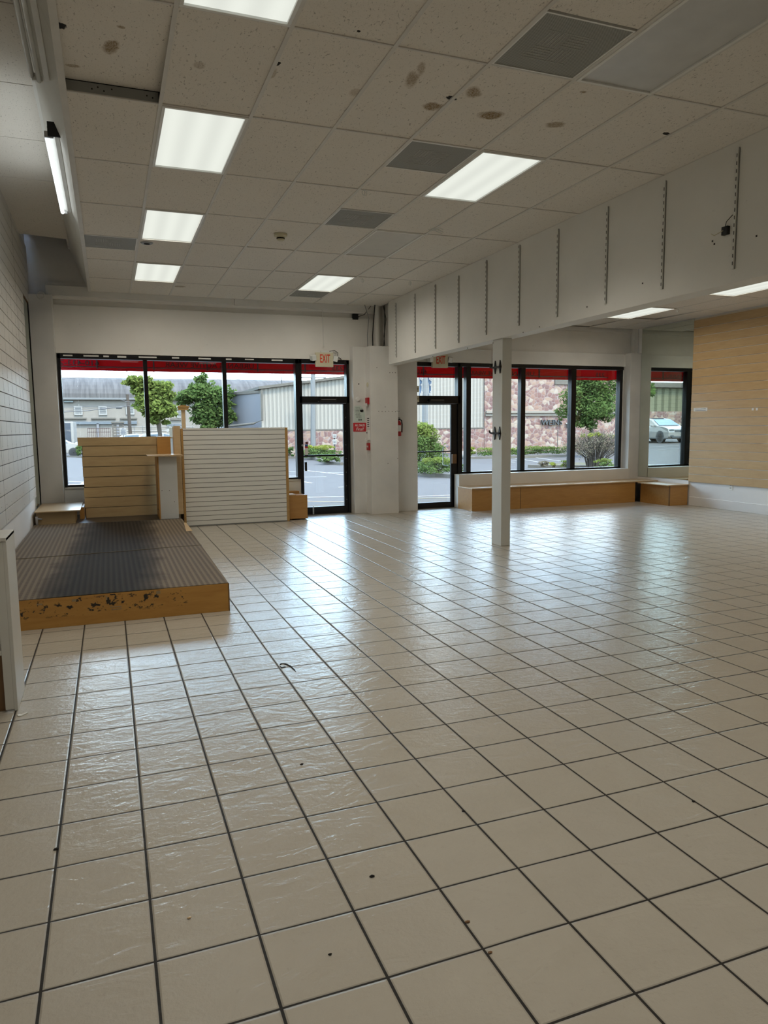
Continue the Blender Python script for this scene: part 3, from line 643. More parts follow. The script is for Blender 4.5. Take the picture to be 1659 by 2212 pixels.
# screw rows and switch plates
o = MB()
for (px, py, y) in [(862+i*0, 0, 0) for i in range(0)]+[(818+i*7.3, 888.5+((i*7) % 3)*.4, 12.2) for i in range(7)]+[(842+6*i, 805, 12.2) for i in range(3)]+[(832, 879, 12.2), (838, 1001, 12.2), (858, 888, 12.2), (775, 829.5, 12.46), (859, 990, 12.2), (814, 794, 12.2)]:
    q = AY(px, py, y); o.tube([(q.x, y, q.z), (q.x, y-.002, q.z)], .007 if px != 775 else .012, 8)
o = o.build('screw_hole', m_groove); tag(o, 'rows of dark screw holes on the white columns between the doors', 'screw holes'); o['kind'] = 'stuff'
for (py0, py1, l) in ((834, 847, 'beige switch box at the column edge beside the transom'), (855, 869, 'beige switch box at the column edge below its twin, beside the door closer')):
    a, b = AY(897, py0, 12.5), AY(902, py1, 12.5)
    t = thing('switch_box', l, 'switch box', (a.x, 12.5, b.z)); MB().box(5.383, 5.43, 12.44, 12.52, b.z, a.z, .004).build('body', m_beige, t); B(5.40, 5.415, 12.436, 12.441, (a.z+b.z)/2-.01, (a.z+b.z)/2+.01).build('button', m_edge, t)
q = AY(88, 638, 12.42); t = MB()
ring = [(q.x+.05*math.cos(k*PI/10), 12.412, q.z+.05*math.sin(k*PI/10)) for k in range(21)]
t.tube(ring, .009, 8, cap=False); tag(t.build('wall_ring', m_trim), 'painted round ring at the top of the corner pilaster', 'ring')

# ------------------------------------------------------------------ lights
def m_lens_(name, st, col):
    M = NM(name); x = M.xyz()[0]
    # faint bands where the tubes sit behind the prismatic lens
    u = M.math('FRACT', M.math('DIVIDE', M.math('SUBTRACT', x, -0.167), 0.6096))
    w = M.math('ADD', 0.93, M.math('MULTIPLY', M.math('COSINE', M.math('MULTIPLY', u, 18.85)), -0.05))
    pr_ = M.noise(220, 1)
    w = M.math('MULTIPLY', w, M.math('ADD', 0.97, M.math('MULTIPLY', pr_, 0.06)))
    e = M.n('ShaderNodeEmission'); M.setin(e.inputs[0], col); M.L(M.math('MULTIPLY', w, st), e.inputs[1])
    g = M.n('ShaderNodeBsdfGlossy'); g.inputs['Roughness'].default_value = .4; g.inputs[0].default_value = (.04, .04, .04, 1)
    a = M.n('ShaderNodeAddShader'); M.L(e.outputs[0], a.inputs[0]); M.L(g.outputs[0], a.inputs[1]); M.L(a.outputs[0], M.o.inputs[0]); return M.m
m_lens = m_lens_('lit_lens', DIFFUSER*0.93, (0.90, 0.93, 0.84, 1))
m_lens_off = plain('unlit_lens', (0.60, 0.585, 0.55, 1), 0.35)
m_lens_off2 = plain('unlit_lens_cool', (0.57, 0.57, 0.565, 1), 0.3)
def troffer(x0, x1, y0, y1, z, lbl, lit, group, watts=LAMP_W, off_mat=None, spread=126):
    t = thing('ceiling_light', lbl, 'ceiling light', ((x0+x1)/2, (y0+y1)/2, z), group)
    f = MB(); w = .022
    x0 += .012; x1 -= .012; y0 += .008; y1 -= .008
    for q in ((x0, x1, y0, y0+w), (x0, x1, y1-w, y1), (x0, x0+w, y0+w, y1-w), (x1-w, x1, y0+w, y1-w)): f.box(q[0], q[1], q[2], q[3], z-.012, z+.03, .003)
    f.build('frame', m_white, t)
    B(x0+w, x1-w, y0+w, y1-w, z+.001, z+.006).build('lens', m_lens if lit else (off_mat or m_lens_off), t)
    B(x0, x1, y0, y1, z+.03, z+.13).build('housing', m_white, t)
    if lit:
        l = bpy.data.lights.new('lamp', 'AREA'); l.shape = 'RECTANGLE'; l.size = x1-x0-.06; l.size_y = y1-y0-.06; l.energy = watts; l.spread = math.radians(spread); l.color = (1.0, 0.93, 0.80)
        lo = bpy.data.objects.new('lamp', l); C.objects.link(lo); lo.parent = t; lo.location = (0, 0, -.004); lo.visible_glossy = False   # the glowing lens is what shows in reflections
G1 = 'troffers in the main ceiling'
lab = {(1, 0): 'lit square-looking troffer cut off by the top of the photo', (1, 2): 'largest fully visible lit troffer, in the column of lights near the slat wall', (1, 4): 'lit troffer third from the top in the column near the slat wall', (1, 6): 'lit troffer furthest from the camera in the column near the slat wall',
       (5, 2): 'large lit troffer beside a square vent in the column near the bulkhead', (5, 6): 'small lit troffer nearest the windows in the column near the bulkhead', (5, 0): 'large unlit troffer at the top corner of the photo beside the big diffuser', (5, 4): 'unlit troffer in the middle of the column near the bulkhead'}
for (k, j) in LIT+DEAD:
    troffer(TX[k], TX[k+1], TY(j), TY(j+1), HC, lab.get((k, j), 'lit troffer behind the camera, row %s from the back' % {(1, -2): 'four', (1, -4): 'two', (5, -2): 'three', (5, -4): 'one'}.get((k, j), '')), (k, j) in LIT, G1, off_mat=m_lens_off2 if (k, j) == (5, 0) else None, watts=LAMP_W*(FRONT if j >= 4 else 1), spread=168 if j >= 4 else 128)
rl = ['lit troffer nearest the windows in the ceiling of the room beyond the bulkhead', 'lit troffer cut by the photo edge in the ceiling beyond the bulkhead', 'lit troffer hidden behind the bulkhead beyond the post', 'lit troffer over the side room behind the bulkhead near the camera', 'lit troffer at the back of the side room']
for (x, y), l in zip(RL, rl): troffer(x, x+.6096, y, y+1.2192, HR, l, True, 'troffers in the side room ceiling', LAMP_W*FRONT*.9, spread=168)
# vents
def m_perf_():
    M = NM('perforated_metal'); v = M.n('ShaderNodeVectorMath', operation='SCALE'); M.L(M.co, v.inputs[0]); v.inputs['Scale'].default_value = 90
    x = M.xyz(v.outputs[0]); a = M.math('MULTIPLY', M.math('SINE', M.math('MULTIPLY', x[0], 6.283)), M.math('SINE', M.math('MULTIPLY', x[1], 6.283)))
    f = M.ramp(a, [(0.15, G4(0)), (0.35, G4(1))]); c = M.mix(f, (0.36, 0.365, 0.34, 1), (0.10, 0.10, 0.095, 1)); return M.pr(c, 0.6)
m_perf = m_perf_(); m_vlouv = plain('vent_louver', (0.40, 0.40, 0.375, 1), 0.6)
vl = ['large perforated square air diffuser with a louvred core at the top of the ceiling', 'perforated square return vent beside the lit troffer near the bulkhead', 'perforated square vent in the middle of the ceiling, second from the windows on that line', 'perforated vent closest to the windows behind the smallest troffer', 'perforated vent in the first ceiling column beside the slanted fascia']
for (k, (a, b)), l in zip(VENTS, vl):
    x0, x1 = TX[k]+.012, TX[k+1]-.012; t = thing('ceiling_vent', l, 'air vent', ((x0+x1)/2, (a+b)/2, HC), 'air vents in the main ceiling')
    B(x0, x1, a+.01, b-.01, HC+.001, HC+.006).build('perforated_plate', m_perf, t)
    f = MB()
    for q in ((x0, x1, a+.008, a+.02), (x0, x1, b-.02, b-.008), (x0, x0+.012, a+.02, b-.02), (x1-.012, x1, a+.02, b-.02)): f.box(q[0], q[1], q[2], q[3], HC-.004, HC+.02)
    f.build('frame', m_white, t)
    cx, cy = (x0+x1)/2-.02, (a+b)/2+.01; m = MB(); n = 0
    for qx in (-1, 0):
        for qy in (-1, 0):
            for i in range(5):
                s0 = .02+.026*i
                if (qx+qy) % 2: m.box(cx+qx*.15+.006, cx+qx*.15+.144, cy+qy*.15+s0-.003, cy+qy*.15+s0+.003, HC-.0005, HC+.001)
                else: m.box(cx+qx*.15+s0-.003, cx+qx*.15+s0+.003, cy+qy*.15+.006, cy+qy*.15+.144, HC-.0005, HC+.001)
    m.box(cx-.15, cx+.15, cy-.153, cy-.147, HC-.0005, HC+.001).box(cx-.15, cx+.15, cy+.147, cy+.153, HC-.0005, HC+.001)
    m.build('louver', m_vlouv, t)
# smoke detector, speaker, hooks, scrap
q = AZ(606, 510, HC-.02); t = thing('smoke_detector', 'white round smoke detector hanging from the middle of the ceiling', 'smoke detector', (q.x, q.y, HC))
MB().tube([(q.x, q.y, HC), (q.x, q.y, HC-.022), (q.x, q.y, HC-.026)], [.075, .075, .06], 24).build('base', m_beige, t)
MB().tube([(q.x, q.y, HC-.026), (q.x, q.y, HC-.06), (q.x, q.y, HC-.072)], [.045, .045, .03], 24).build('sensor_head', m_beige, t)
MB().tube([(q.x, q.y, HC-.04), (q.x, q.y, HC-.055)], .0458, 24).build('dark_slit', m_dark, t)
q = AZ(317, 525, HC); t = thing('sprinkler_head', 'small recessed round grey sprinkler cup in the tile between two lit troffers', 'sprinkler', (q.x, q.y, HC))
MB().tube([(q.x, q.y, HC+.004), (q.x, q.y, HC-.008)], [.075, .06], 20).build('flange', m_galv, t); MB().tube([(q.x, q.y, HC-.006), (q.x, q.y, HC-.012)], .035, 16).build('cup', m_dark, t)
for (px, py, l) in ((787, 408, 'clear plastic ceiling hook at the tile joint behind the perforated vent'), (783, 601, 'clear plastic ceiling hook beside the small far troffer'), (886, 607, 'clear plastic ceiling hook nearest the bulkhead end')):
    q = AZ(px, py, HC); tag(MB().tube([(q.x+.001, q.y, HC)]+[(q.x+.022*math.sin(k*.55), q.y, HC-.035-.025*math.cos(k*.55)) for k in range(12)], .004, 6).build('ceiling_hook', m_clear), l, 'hook')
q = AZ(938, 492, HC); m = MB(); random.seed(5)
for i in range(7): m.tube([(q.x, q.y, HC), (q.x+random.uniform(-.07, .09), q.y+random.uniform(-.04, .04), HC-.03*random.random()-.005), (q.x+random.uniform(-.1, .12), q.y+random.uniform(-.05, .05), HC-.05*random.random()-.005)], .003, 5)
tag(m.build('plastic_scrap', m_clear), 'torn clear plastic tie hanging from the ceiling joint near the unlit troffer', 'plastic scrap')
q = AZ(1465, 667, HR)
tag(MB().tube([(q.x+.001, q.y, HR)]+[(q.x+.025*math.sin(k*.55), q.y, HR-.035-.025*math.cos(k*.55)) for k in range(12)], .004, 6).build('ceiling_hook', m_clear), 'clear plastic ceiling hook in the side room near the maple wall', 'hook')
# fluorescent strips on the slanted fascia
def strip(y0, y1, lit, lbl, xx=-.345, zz=3.985):
    t = thing('strip_light', lbl, 'strip light', (xx, (y0+y1)/2, zz), None)
    nx, nz = -.926, -.377                                           # away from the fascia (down and outwards)
    c = Vector((xx+.045, 0, zz+.03))
    ax = Vector((-.377, 0, .926)); nn = Vector((-.926, 0, -.377))
    c = Vector((-.275, 0, 4.00)); nn = Vector((-.5, 0, -.866)).normalized(); ax = Vector((.866, 0, -.5))
    P = lambda a, b: (c+ax*a+nn*b)
    prof = [P(-.055, 0.0), P(.045, 0.0), P(.045, .035), P(.02, .055), P(-.03, .055), P(-.055, .035)]
    MB().prism([(p.x, y0, p.z) for p in prof], (0, y1-y0, 0)).build('channel', m_white, t)
    for i, a in enumerate((-.005,) if lit else (-.03, .02)):
        p = P(a-.02, .09 if lit else .085)
        MB().tube([(p.x, y0+.05, p.z), (p.x, y1-.03, p.z)], .019 if lit else .016, 14).build('tube', emis('lit_tube', (.93, 1.0, 1.0, 1), 2.2).m if lit else m_clear, t, smooth=True)
    for yy in (y0+.02, y1-.03):
        p0, p1 = P(-.005, .05), P(-.025, .105)
        MB().box(min(p0.x, p1.x)-.012, max(p0.x, p1.x)+.012, yy-.012, yy+.012, min(p0.z, p1.z), max(p0.z, p1.z)+.01, .003).build('lamp_holder', m_copper if lit else m_white, t)
    B(P(-.055, 0).x-.012, P(.045, 0).x+.012, y0-.012, y0+.004, P(.045, .06).z, P(-.055, 0).z+.01).build('end_cap', m_blackpl if lit else m_white, t)
    if lit:
        l = bpy.data.lights.new('lamp', 'AREA'); l.shape = 'RECTANGLE'; l.size = .03; l.size_y = y1-y0-.1; l.energy = TUBE_W; l.color = (.88, .97, 1)
        lo = bpy.data.objects.new('lamp', l); C.objects.link(lo); lo.parent = t; p = P(-.05, .115); lo.location = Vector((p.x, (y0+y1)/2, p.z))-t.location; lo.rotation_euler = (0, math.radians(95), 0)
strip(6.72, 8.98, True, 'lit fluorescent tube strip on the slanted fascia above the slat wall')
strip(3.2, 5.75, False, 'unlit fluorescent strip fixture on the slanted fascia at the top corner')

# ------------------------------------------------------------------ carpeted platform
def m_carpet_():
    M = NM('carpet'); x, y, z = M.xyz()
    st = M.math('FRACT', M.math('DIVIDE', x, 0.047)); sy = M.math('FRACT', M.math('DIVIDE', y, 0.036))
    a = M.math('MULTIPLY', M.ramp(st, [(0.25, G4(0)), (0.45, G4(1)), (0.8, G4(1)), (0.95, G4(0))]), M.ramp(sy, [(0.2, G4(0.15)), (0.45, G4(1)), (0.8, G4(1))]))
    fuzz = M.noise(170, 3)
    broad = M.math('ADD', 0.5, M.math('MULTIPLY', M.math('SINE', M.math('MULTIPLY', x, 44.0)), 0.5))
    c = M.mix(a, (0.22, 0.175, 0.125, 1), (0.10, 0.078, 0.058, 1)); c = M.mix(M.math('MULTIPLY', broad, 0.12), c, (0.17, 0.14, 0.10, 1))
    c = M.mix(M.math('MULTIPLY', fuzz, 0.5), c, (0.07, 0.055, 0.042, 1))
    n = M.noise(2.6, 4)
    # worn-in dark dirt along the middle of the walkway
    d = M.math('ABSOLUTE', M.math('SUBTRACT', x, M.math('ADD', -0.02, M.math('MULTIPLY', M.math('SUBTRACT', y, 8.3), 0.045))))
    dd = M.math('ADD', M.math('DIVIDE', d, 0.53), M.math('MULTIPLY', M.math('SUBTRACT', n, 0.5), 0.55))
    k = M.ramp(dd, [(0.50, G4(0.96)), (0.80, G4(0.65)), (1.0, G4(0))])
    k2 = M.ramp(M.noise(0.8, 3), [(0.35, G4(0.25)), (0.7, G4(1))])
    c = M.mix(M.math('MULTIPLY', k, 0.95), c, (0.012, 0.010, 0.008, 1))
    c = M.mix(M.math('MULTIPLY', M.math('MULTIPLY', k, M.ramp(st, [(0.4, G4(1)), (0.6, G4(0))])), 0.16), c, (0.10, 0.08, 0.06, 1))
    return M.pr(c, 0.92, normal=M.bump(M.math('ADD', a, fuzz), 0.35, 0.003), **{'Specular IOR Level': 0.3})
m_carpet = m_carpet_()
def m_torn_():
    M = NM('maple_torn_front'); v = M.map(scale=(0.16, 1, 1)); n = M.noise(20, 6, v, 0.6, 0.6)
    c = M.mix(M.ramp(n, [(0.3, G4(0)), (0.7, G4(1))]), (0.52, 0.28, 0.07, 1), (0.42, 0.21, 0.05, 1))
    x, y, z = M.xyz(); nn = M.noise(16, 5, M.map(scale=(1, 1, 1.6)), 0.75)
    # zone of torn stickers
    zx = M.math('MULTIPLY', M.ramp(M.math('ADD', M.math('MULTIPLY', x, .5), .5), [(0.16, G4(1)), (0.76, G4(1)), (0.79, G4(0))]), M.ramp(M.math('MULTIPLY', z, 4), [(0.30, G4(0)), (0.42, G4(1)), (0.86, G4(1)), (0.93, G4(.2))]))
    k = M.math('MULTIPLY', M.ramp(nn, [(0.575, G4(0)), (0.60, G4(1))]), zx)
    return M.pr(M.mix(k, c, (0.035, 0.028, 0.022, 1)), 0.5)
pf = thing('display_platform', 'low maple-edged platform with worn striped brown carpet along the white slat wall', 'platform', (-.05, 6.16, 0))
PH = .245; px1 = .905
MB().box(XL, px1-.01, 6.16, 6.18, 0, PH-.006, .002).build('front_board', m_torn_(), pf)
MB().prism([(px1-.01, 6.16, 0), (px1, 6.16, 0), (px1+.06, 11.05, 0), (px1+.05, 11.05, 0)], (0, 0, PH-.006)).build('side_board', m_edge, pf)
MB().prism([(XL, 6.18, 0), (px1-.01, 6.18, 0), (px1+.05, 11.02, 0), (px1+.05, 12.40, 0), (XL, 12.40, 0)], (0, 0, PH-.025)).build('base', m_edge, pf)
MB().prism([(XL, 6.165, PH-.025), (px1-.005, 6.165, PH-.025), (px1+.055, 11.0, PH-.025), (XL, 11.15, PH-.025)], (0, 0, .025)).build('carpet', m_carpet, pf)
MB().prism([(XL, 11.16, PH-.025), (px1+.05, 11.01, PH-.025), (px1+.05, 12.40, PH-.025), (XL, 12.40, PH-.025)], (0, 0, .012)).build('bare_deck', plain('dark_laminate', (.045, .035, .028, 1), .35), pf)
MB().tube([(XL, 8.20, PH+.002), (-.4, 8.235, PH+.003), (.25, 8.28, PH+.003), (.55, 8.33, PH+.002), (.93, 8.34, PH+.001)], .004, 6).build('carpet_seam', plain('carpet_edge', (.16, .14, .11, 1), .9), pf)
m = MB(); m.prism([(px1-.02, 9.6, PH-.002), (px1+.06, 9.6, PH-.002), (px1+.065, 10.5, PH-.002), (px1+.035, 10.5, PH-.002)], (0, 0, .003)); m.build('worn_edge', m_maple_top, pf)
# torn sticker remains on the front board
random.seed(21)
sm = MB(); sp = MB()
for i, (px, py, wpx, hpx) in enumerate(((47, 1329, 6, 16), (33, 1328, 5, 8), (205, 1307, 22, 14), (235, 1300, 12, 20), (243, 1304, 12, 10), (150, 1312, 18, 10), (128, 1308, 12, 6), (265, 1300, 10, 8), (245, 1284, 14, 5), (316, 1290, 14, 16), (338, 1287, 10, 12), (173, 1293, 6, 10), (82, 1305, 5, 14), (200, 1318, 8, 6))):
    c_ = AY(px, py, 6.155); w = wpx*.0030; h = hpx*.0030; pts = []
    for k in range(13):
        an = 2*PI*k/13; rr = random.uniform(.3, 1.15); pts.append((c_.x+w*.5*rr*math.cos(an)*1.2, 6.16, min(c_.z+h*.5*rr*math.sin(an)*1.2, PH-.01)))
    sm.prism(pts, (0, -.0012, 0))
sm.build('sticker_residue', plain('dark_residue', (.035, .028, .022, 1), .7), pf)
for (px, py, wpx, hpx) in ((85, 1306, 10, 3), (160, 1297, 8, 5), (230, 1292, 3, 8), (342, 1280, 8, 6), (250, 1311, 22, 2), (252, 1316, 20, 2)):
    c_ = AY(px, py, 6.155); sp.box(c_.x-wpx*.002, c_.x+wpx*.002, 6.1578, 6.16, c_.z-hpx*.002, c_.z+hpx*.002)
sp.build('paper_residue', plain('paper_residue', (.32, .24, .14, 1), .8), pf)

# low display box in the corner with an overhanging top
t = thing('display_box', 'low maple display box with overhanging top on the platform in the corner', 'display box', (-.75, 11.1, PH-.013))
MB().box(-1.01, -.50, 11.22, 11.85, PH-.013, .415, .002).build('body', m_maple_slat, t)
MB().box(-1.02, -.425, 11.12, 12.38, .417, .435, .003).build('top_board', m_maple_top, t)
MB().box(-.46, -.395, 11.75, 12.38, PH-.013, .41, .002).build('side_panel', m_bench, t)
MB().box(-1.018, -.985, 11.19, 11.22, .24, .36, .002).tube([(-1.0, 11.20, .33), (-.93, 11.18, .32)], .010, 6).build('hinge', m_copper, t)
t = thing('display_box', 'long low maple box with pale top tucked under the window behind the slatted counter', 'display box', (-.1, 12.4, 0))
MB().box(-.38, .95, 12.43, 12.62, PH-.013, .43, .002).build('body', m_bench, t); MB().box(-.40, .97, 12.42, 12.64, .43, .45, .002).build('top_board', m_maple_top, t)
# maple slat counter standing on the platform
t = thing('slat_counter', 'chest-high maple slatted counter standing on the back of the platform', 'counter', (.15, 11.8, PH))
m = MB(); z = PH-.01; hgt = 1.455; n = 0
while z < hgt-.02:
    x0 = -.385+(0.0 if n % 3 else .012)-(.05 if z > 1.27 else 0); m.box(x0, .70, 11.83, 11.845, z, min(z+.148, hgt), .0015); z += .156; n += 1
m.build('slat_board', m_maple_slat, t)
B(-.38, .70, 11.845, 11.86, PH-.01, hgt-.005).build('backing_board', m_groove, t)
MB().box(.70, .90, 11.70, 11.86, 1.17, hgt, .002).build('side_return', m_bench, t)
MB().box(-.40, .93, 11.86, 12.12, hgt-.03, hgt-.01, .002).build('counter_top', m_maple_top, t)
t = thing('counter_ledge', 'narrow white cabinet with a maple ledge on top beside the slatted counter', 'cabinet', (.8, 11.3, PH))
MB().box(.675, .935, 11.17, 11.66, PH-.012, 1.165, .002).build('white_panel', paint('laminate_white', (.66, .665, .65, 1), .08, .35), t)
MB().box(.655, .675, 11.16, 11.68, PH-.012, 1.165, .002).build('maple_edge', m_bench, t)
MB().box(.52, 1.02, 11.05, 11.695, 1.167, 1.188, .002).build('ledge_board', m_maple_top, t)
o = MB()
for (px, py) in ((341, 1024), (366, 1060), (377, 1084), (342, 1100), (350, 1060)):
    q = AY(px, py, 11.168); o.tube([(q.x, 11.172, q.z), (q.x, 11.167, q.z)], .006, 8)
o.build('screw', m_groove, t)
t = thing('partition_panel', 'upright maple partition board rising above the ledge beside the white slatted gondola', 'panel', (.98, 11.6, 0))
MB().box(.945, 1.045, 11.62, 11.68, PH, 1.615, .003).build('board', m_maple_top, t); MB().box(.935, 1.05, 11.68, 12.3, PH, 1.60, .003).build('side_board', m_maple_top, t)
# white slatted gondola
gx0, gx1, gy, gz = 1.075, 2.80, 11.90, 1.575
t = thing('slat_gondola', 'white slatted display gondola with maple edges facing the room beside the platform', 'display unit', ((gx0+gx1)/2, gy, 0))
m = MB(); z = .02
while z < gz-.01: m.box(gx0+.035, gx1-.045, gy, gy+.014, z, min(z+.0690, gz-.004), .0015); z += .0762
m.build('slat_board', m_slatwhite, t)
B(gx0+.035, gx1-.045, gy+.014, gy+.03, .012, gz-.01).build('backing_board', m_groove, t)
MB().box(gx0, gx0+.035, gy-.004, gy+.05, .0, gz, .002).build('edge_strip', m_maple, t)
MB().box(gx1-.045, gx1, gy-.006, gy+.12, .0, gz, .002).build('edge_strip', m_maple, t)
MB().box(gx0-.004, gx0+.03, gy+.05, gy+.50, .0, gz-.01, .002).build('side_board', m_edge, t)
MB().box(gx0+.03, gx1-.045, gy+.03, gy+.50, .0, gz-.02, .002).build('core', m_maple, t)
MB().box(gx0+.0, gx1, gy-.002, gy+.50, gz-.012, gz+.003, .002).build('top_board', m_slatwhite, t)
MB().box(gx0+.03, gx1-.04, gy-.008, gy, .004, .018, .001).build('foot_rail', m_galv, t)
o = MB()
for i in range(20): o.tube([(gx0-.001, gy+.025, .09+.0762*i), (gx0-.003, gy+.025, .09+.0762*i)], .010, 8)
o.build('slat_end_hole', m_dark, t)
o = MB()
for i in range(14): o.tube([(gx0-.005, gy+.10, .12+.10*i), (gx0-.008, gy+.10, .12+.10*i)], .010, 8)
o.build('edge_screw', m_copper, t)
# boxes at its right end
t = thing('wooden_box', 'brown wooden box on the tiled floor against the end of the white gondola', 'box', (2.99, 12.1, 0))
MB().box(2.83, 3.145, 12.02, 12.035, .02, .425, .002).build('front_panel', m_bench, t); MB().box(2.83, 3.14, 12.035, 12.45, .02, .415, .002).build('body', m_bench, t); MB().box(2.815, 2.95, 12.02, 12.3, .425, .44, .002).build('flap', m_maple_top, t)
MB().box(2.85, 2.88, 12.05, 12.08, 0, .02).box(3.08, 3.11, 12.05, 12.08, 0, .02).box(2.85, 2.88, 12.38, 12.42, 0, .02).box(3.08, 3.11, 12.38, 12.42, 0, .02).build('foot', m_edge, t)
tag(MB().box(2.84, 3.12, 12.47, 12.60, 0, .455, .01).build('wooden_box', m_bench), 'slightly taller brown wooden box hidden behind the first against the window sill', 'box')
# wooden T post
t = thing('wooden_post', 'pale upright post with a maple block on top rising behind the white gondola', 'post', (1.14, 12.48, 0))
a, b = AY(388, 885, 12.46), AY(405, 885, 12.46); cxp = AY(396, 900, 12.46).x
MB().box(cxp-.032, cxp+.032, 12.44, 12.50, 0, a.z+.01, .004).build('shaft', m_maple_top, t)
zt_ = AY(396, 886, 12.42).z
MB().box(cxp-.085, cxp+.085, 12.40, 12.54, zt_, zt_+.035, .006).box(cxp-.095, cxp+.095, 12.39, 12.55, zt_+.037, zt_+.068, .006).box(cxp-.055, cxp+.055, 12.42, 12.52, zt_+.07, zt_+.085, .004).build('head_block', m_maple, t)

# ------------------------------------------------------------------ benches under the right window
t = thing('display_bench', 'long low oak display bench under the side window beside the door', 'bench', (8, 12.1, 0))
MB().box(6.22, 7.24, 11.83, 12.41, 0, .405, .003).build('base_panel', m_bench, t)
MB().box(7.247, 9.93, 11.835, 12.41, 0, .405, .003).build('base_panel', m_bench, t)
MB().box(6.21, 10.48, 11.815, 12.418, .407, .428, .003).build('top_board', m_maple_top, t)
B(7.238, 7.250, 11.828, 11.84, .0, .405).build('joint_strip', m_edge, t)
t = thing('display_bench', 'short oak bench along the side wall beneath the large mirror', 'bench', (10.2, 11.4, 0))
MB().box(10.03, 10.475, 10.985, 11.80, 0, .385, .003).build('base_panel', m_bench, t)
MB().box(9.96, 10.485, 10.955, 11.81, .387, .405, .003).build('top_board', m_maple_top, t)
B(10.022, 10.04, 10.978, 10.995, 0, .385).build('corner_trim', m_edge, t)

# ------------------------------------------------------------------ white shelf unit close to the camera at the left
t = thing('shelf_unit', 'white open shelf unit cut off by the edge of the photo next to the platform', 'shelf unit', (-.8, 4.4, 0))
m_lam = paint('shelf_laminate', (.60, .60, .565, 1), .12, .4)
sx = -.560; sy = 4.36
MB().box(sx-.006, sx+.012, sy+.0, sy+.36, .002, .975, .002).build('side_panel', m_lam, t)
MB().box(sx-.05, sx-.006, sy+.0, sy+.02, .012, .955, .003).build('stile', m_lam, t)
MB().box(XL, sx+.012, sy-.006, sy+.36, .957, .978, .003).build('top_board', m_lam, t)
B(XL, sx-.05, sy+.05, sy+.07, .35, .955).build('back_panel', m_lam, t)
MB().box(XL, sx-.05, sy-.0, sy+.06, .325, .352, .002).build('shelf_edge', m_lam, t)
B(XL, sx-.05, sy+.03, sy+.05, .0, .325).build('kick_panel', m_edge, t)

# ------------------------------------------------------------------ small things on the floor
m = MB(); pts = [AZ(x, y, 0) for x, y in ((604, 1437), (610, 1434.5), (618, 1436.5), (628, 1442), (636, 1449), (640, 1452), (636, 1446), (628, 1438.5), (617, 1433.5), (606, 1433.5))]
m.prism([(p.x, p.y, .0006) for p in pts], (0, 0, .0022))
t = tag(m.build('cracked_tile_edge', m_dark), 'curved black crack where a floor tile corner has broken out', 'tile crack')
tag(MB().prism([(p.x, p.y, .0006) for p in [AZ(x, y, 0) for x, y in ((604, 1439), (608, 1444), (618, 1441.5), (616, 1440), (609, 1441.5))]], (0, 0, .002)).build('tile_chip', m_dark), 'short dark chip line beside the curved crack in the floor tile', 'tile chip')
q = [AZ(x, y, 0) for x, y in ((37, 1546), (40, 1548), (46, 1547.5), (60, 1541), (58, 1539.5), (46, 1544.5), (42, 1544))]
tag(MB().prism([(p.x, p.y, .001) for p in q], (0, 0, .004)).build('plastic_scrap', m_clear), 'small bent piece of clear plastic on the tiles by the white shelf unit', 'plastic scrap')
random.seed(9)
cl = ['dark crumb on the grout line near the middle of the floor', 'reddish crumb in the wide grout joint at the bottom of the photo', 'second reddish crumb lower in the same wide grout joint', 'small pale pebble on a tile in the lower left of the floor', 'dark speck along the lower grout line at the bottom edge', 'dark crumb by the crossing joint above the bottom centre', 'small dark crumb on a joint right of the middle of the floor', 'dark crumb on the joint at the lower left', 'tiny dark crumb near the right edge of the floor']
for (px, py, s, mt), l in zip(((652, 1650.5, .009, m_dark), (1009, 1991, .010, m_edge), (1059, 2057, .009, m_edge), (409, 1982, .008, m_maple_top), (713, 2061, .006, m_dark), (803, 1893, .010, m_dark), (1001, 1752, .008, m_dark), (121, 1834, .011, m_dark), (1498, 1731, .009, m_dark)), cl):
    q = AZ(px, py, .003); m = MB(); bmesh.ops.create_icosphere(m.bm, subdivisions=1, radius=s)
    for v in m.bm.verts: v.co = Vector((q.x+v.co.x*random.uniform(.7, 1.3), q.y+v.co.y*random.uniform(.5, 1.0), max(.0005, .003+v.co.z*.35)))
    tag(m.build('crumb', mt), l, 'crumb')

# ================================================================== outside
EXT = 0.13           # exposure put into colour: outdoor tones darkened and warmed against the strong blue sky
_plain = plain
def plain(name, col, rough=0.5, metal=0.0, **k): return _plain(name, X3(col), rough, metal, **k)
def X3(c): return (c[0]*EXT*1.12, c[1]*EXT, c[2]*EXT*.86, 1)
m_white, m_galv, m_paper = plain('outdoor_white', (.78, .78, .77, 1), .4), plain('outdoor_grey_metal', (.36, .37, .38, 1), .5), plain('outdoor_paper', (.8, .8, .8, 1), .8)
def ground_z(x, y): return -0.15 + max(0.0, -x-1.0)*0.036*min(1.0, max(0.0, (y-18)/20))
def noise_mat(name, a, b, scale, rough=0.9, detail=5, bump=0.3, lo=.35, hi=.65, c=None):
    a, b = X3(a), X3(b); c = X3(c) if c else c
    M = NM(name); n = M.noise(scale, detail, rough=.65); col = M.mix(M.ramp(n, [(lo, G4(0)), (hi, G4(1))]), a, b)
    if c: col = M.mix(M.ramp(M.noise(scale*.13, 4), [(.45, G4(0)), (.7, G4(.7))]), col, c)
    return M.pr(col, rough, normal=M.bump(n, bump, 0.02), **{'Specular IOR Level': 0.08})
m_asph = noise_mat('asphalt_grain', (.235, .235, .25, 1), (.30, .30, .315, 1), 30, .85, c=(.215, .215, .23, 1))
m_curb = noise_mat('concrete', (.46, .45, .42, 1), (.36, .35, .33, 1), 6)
m_walk = noise_mat('sidewalk_mat', (.52, .40, .33, 1), (.60, .55, .47, 1), 3)
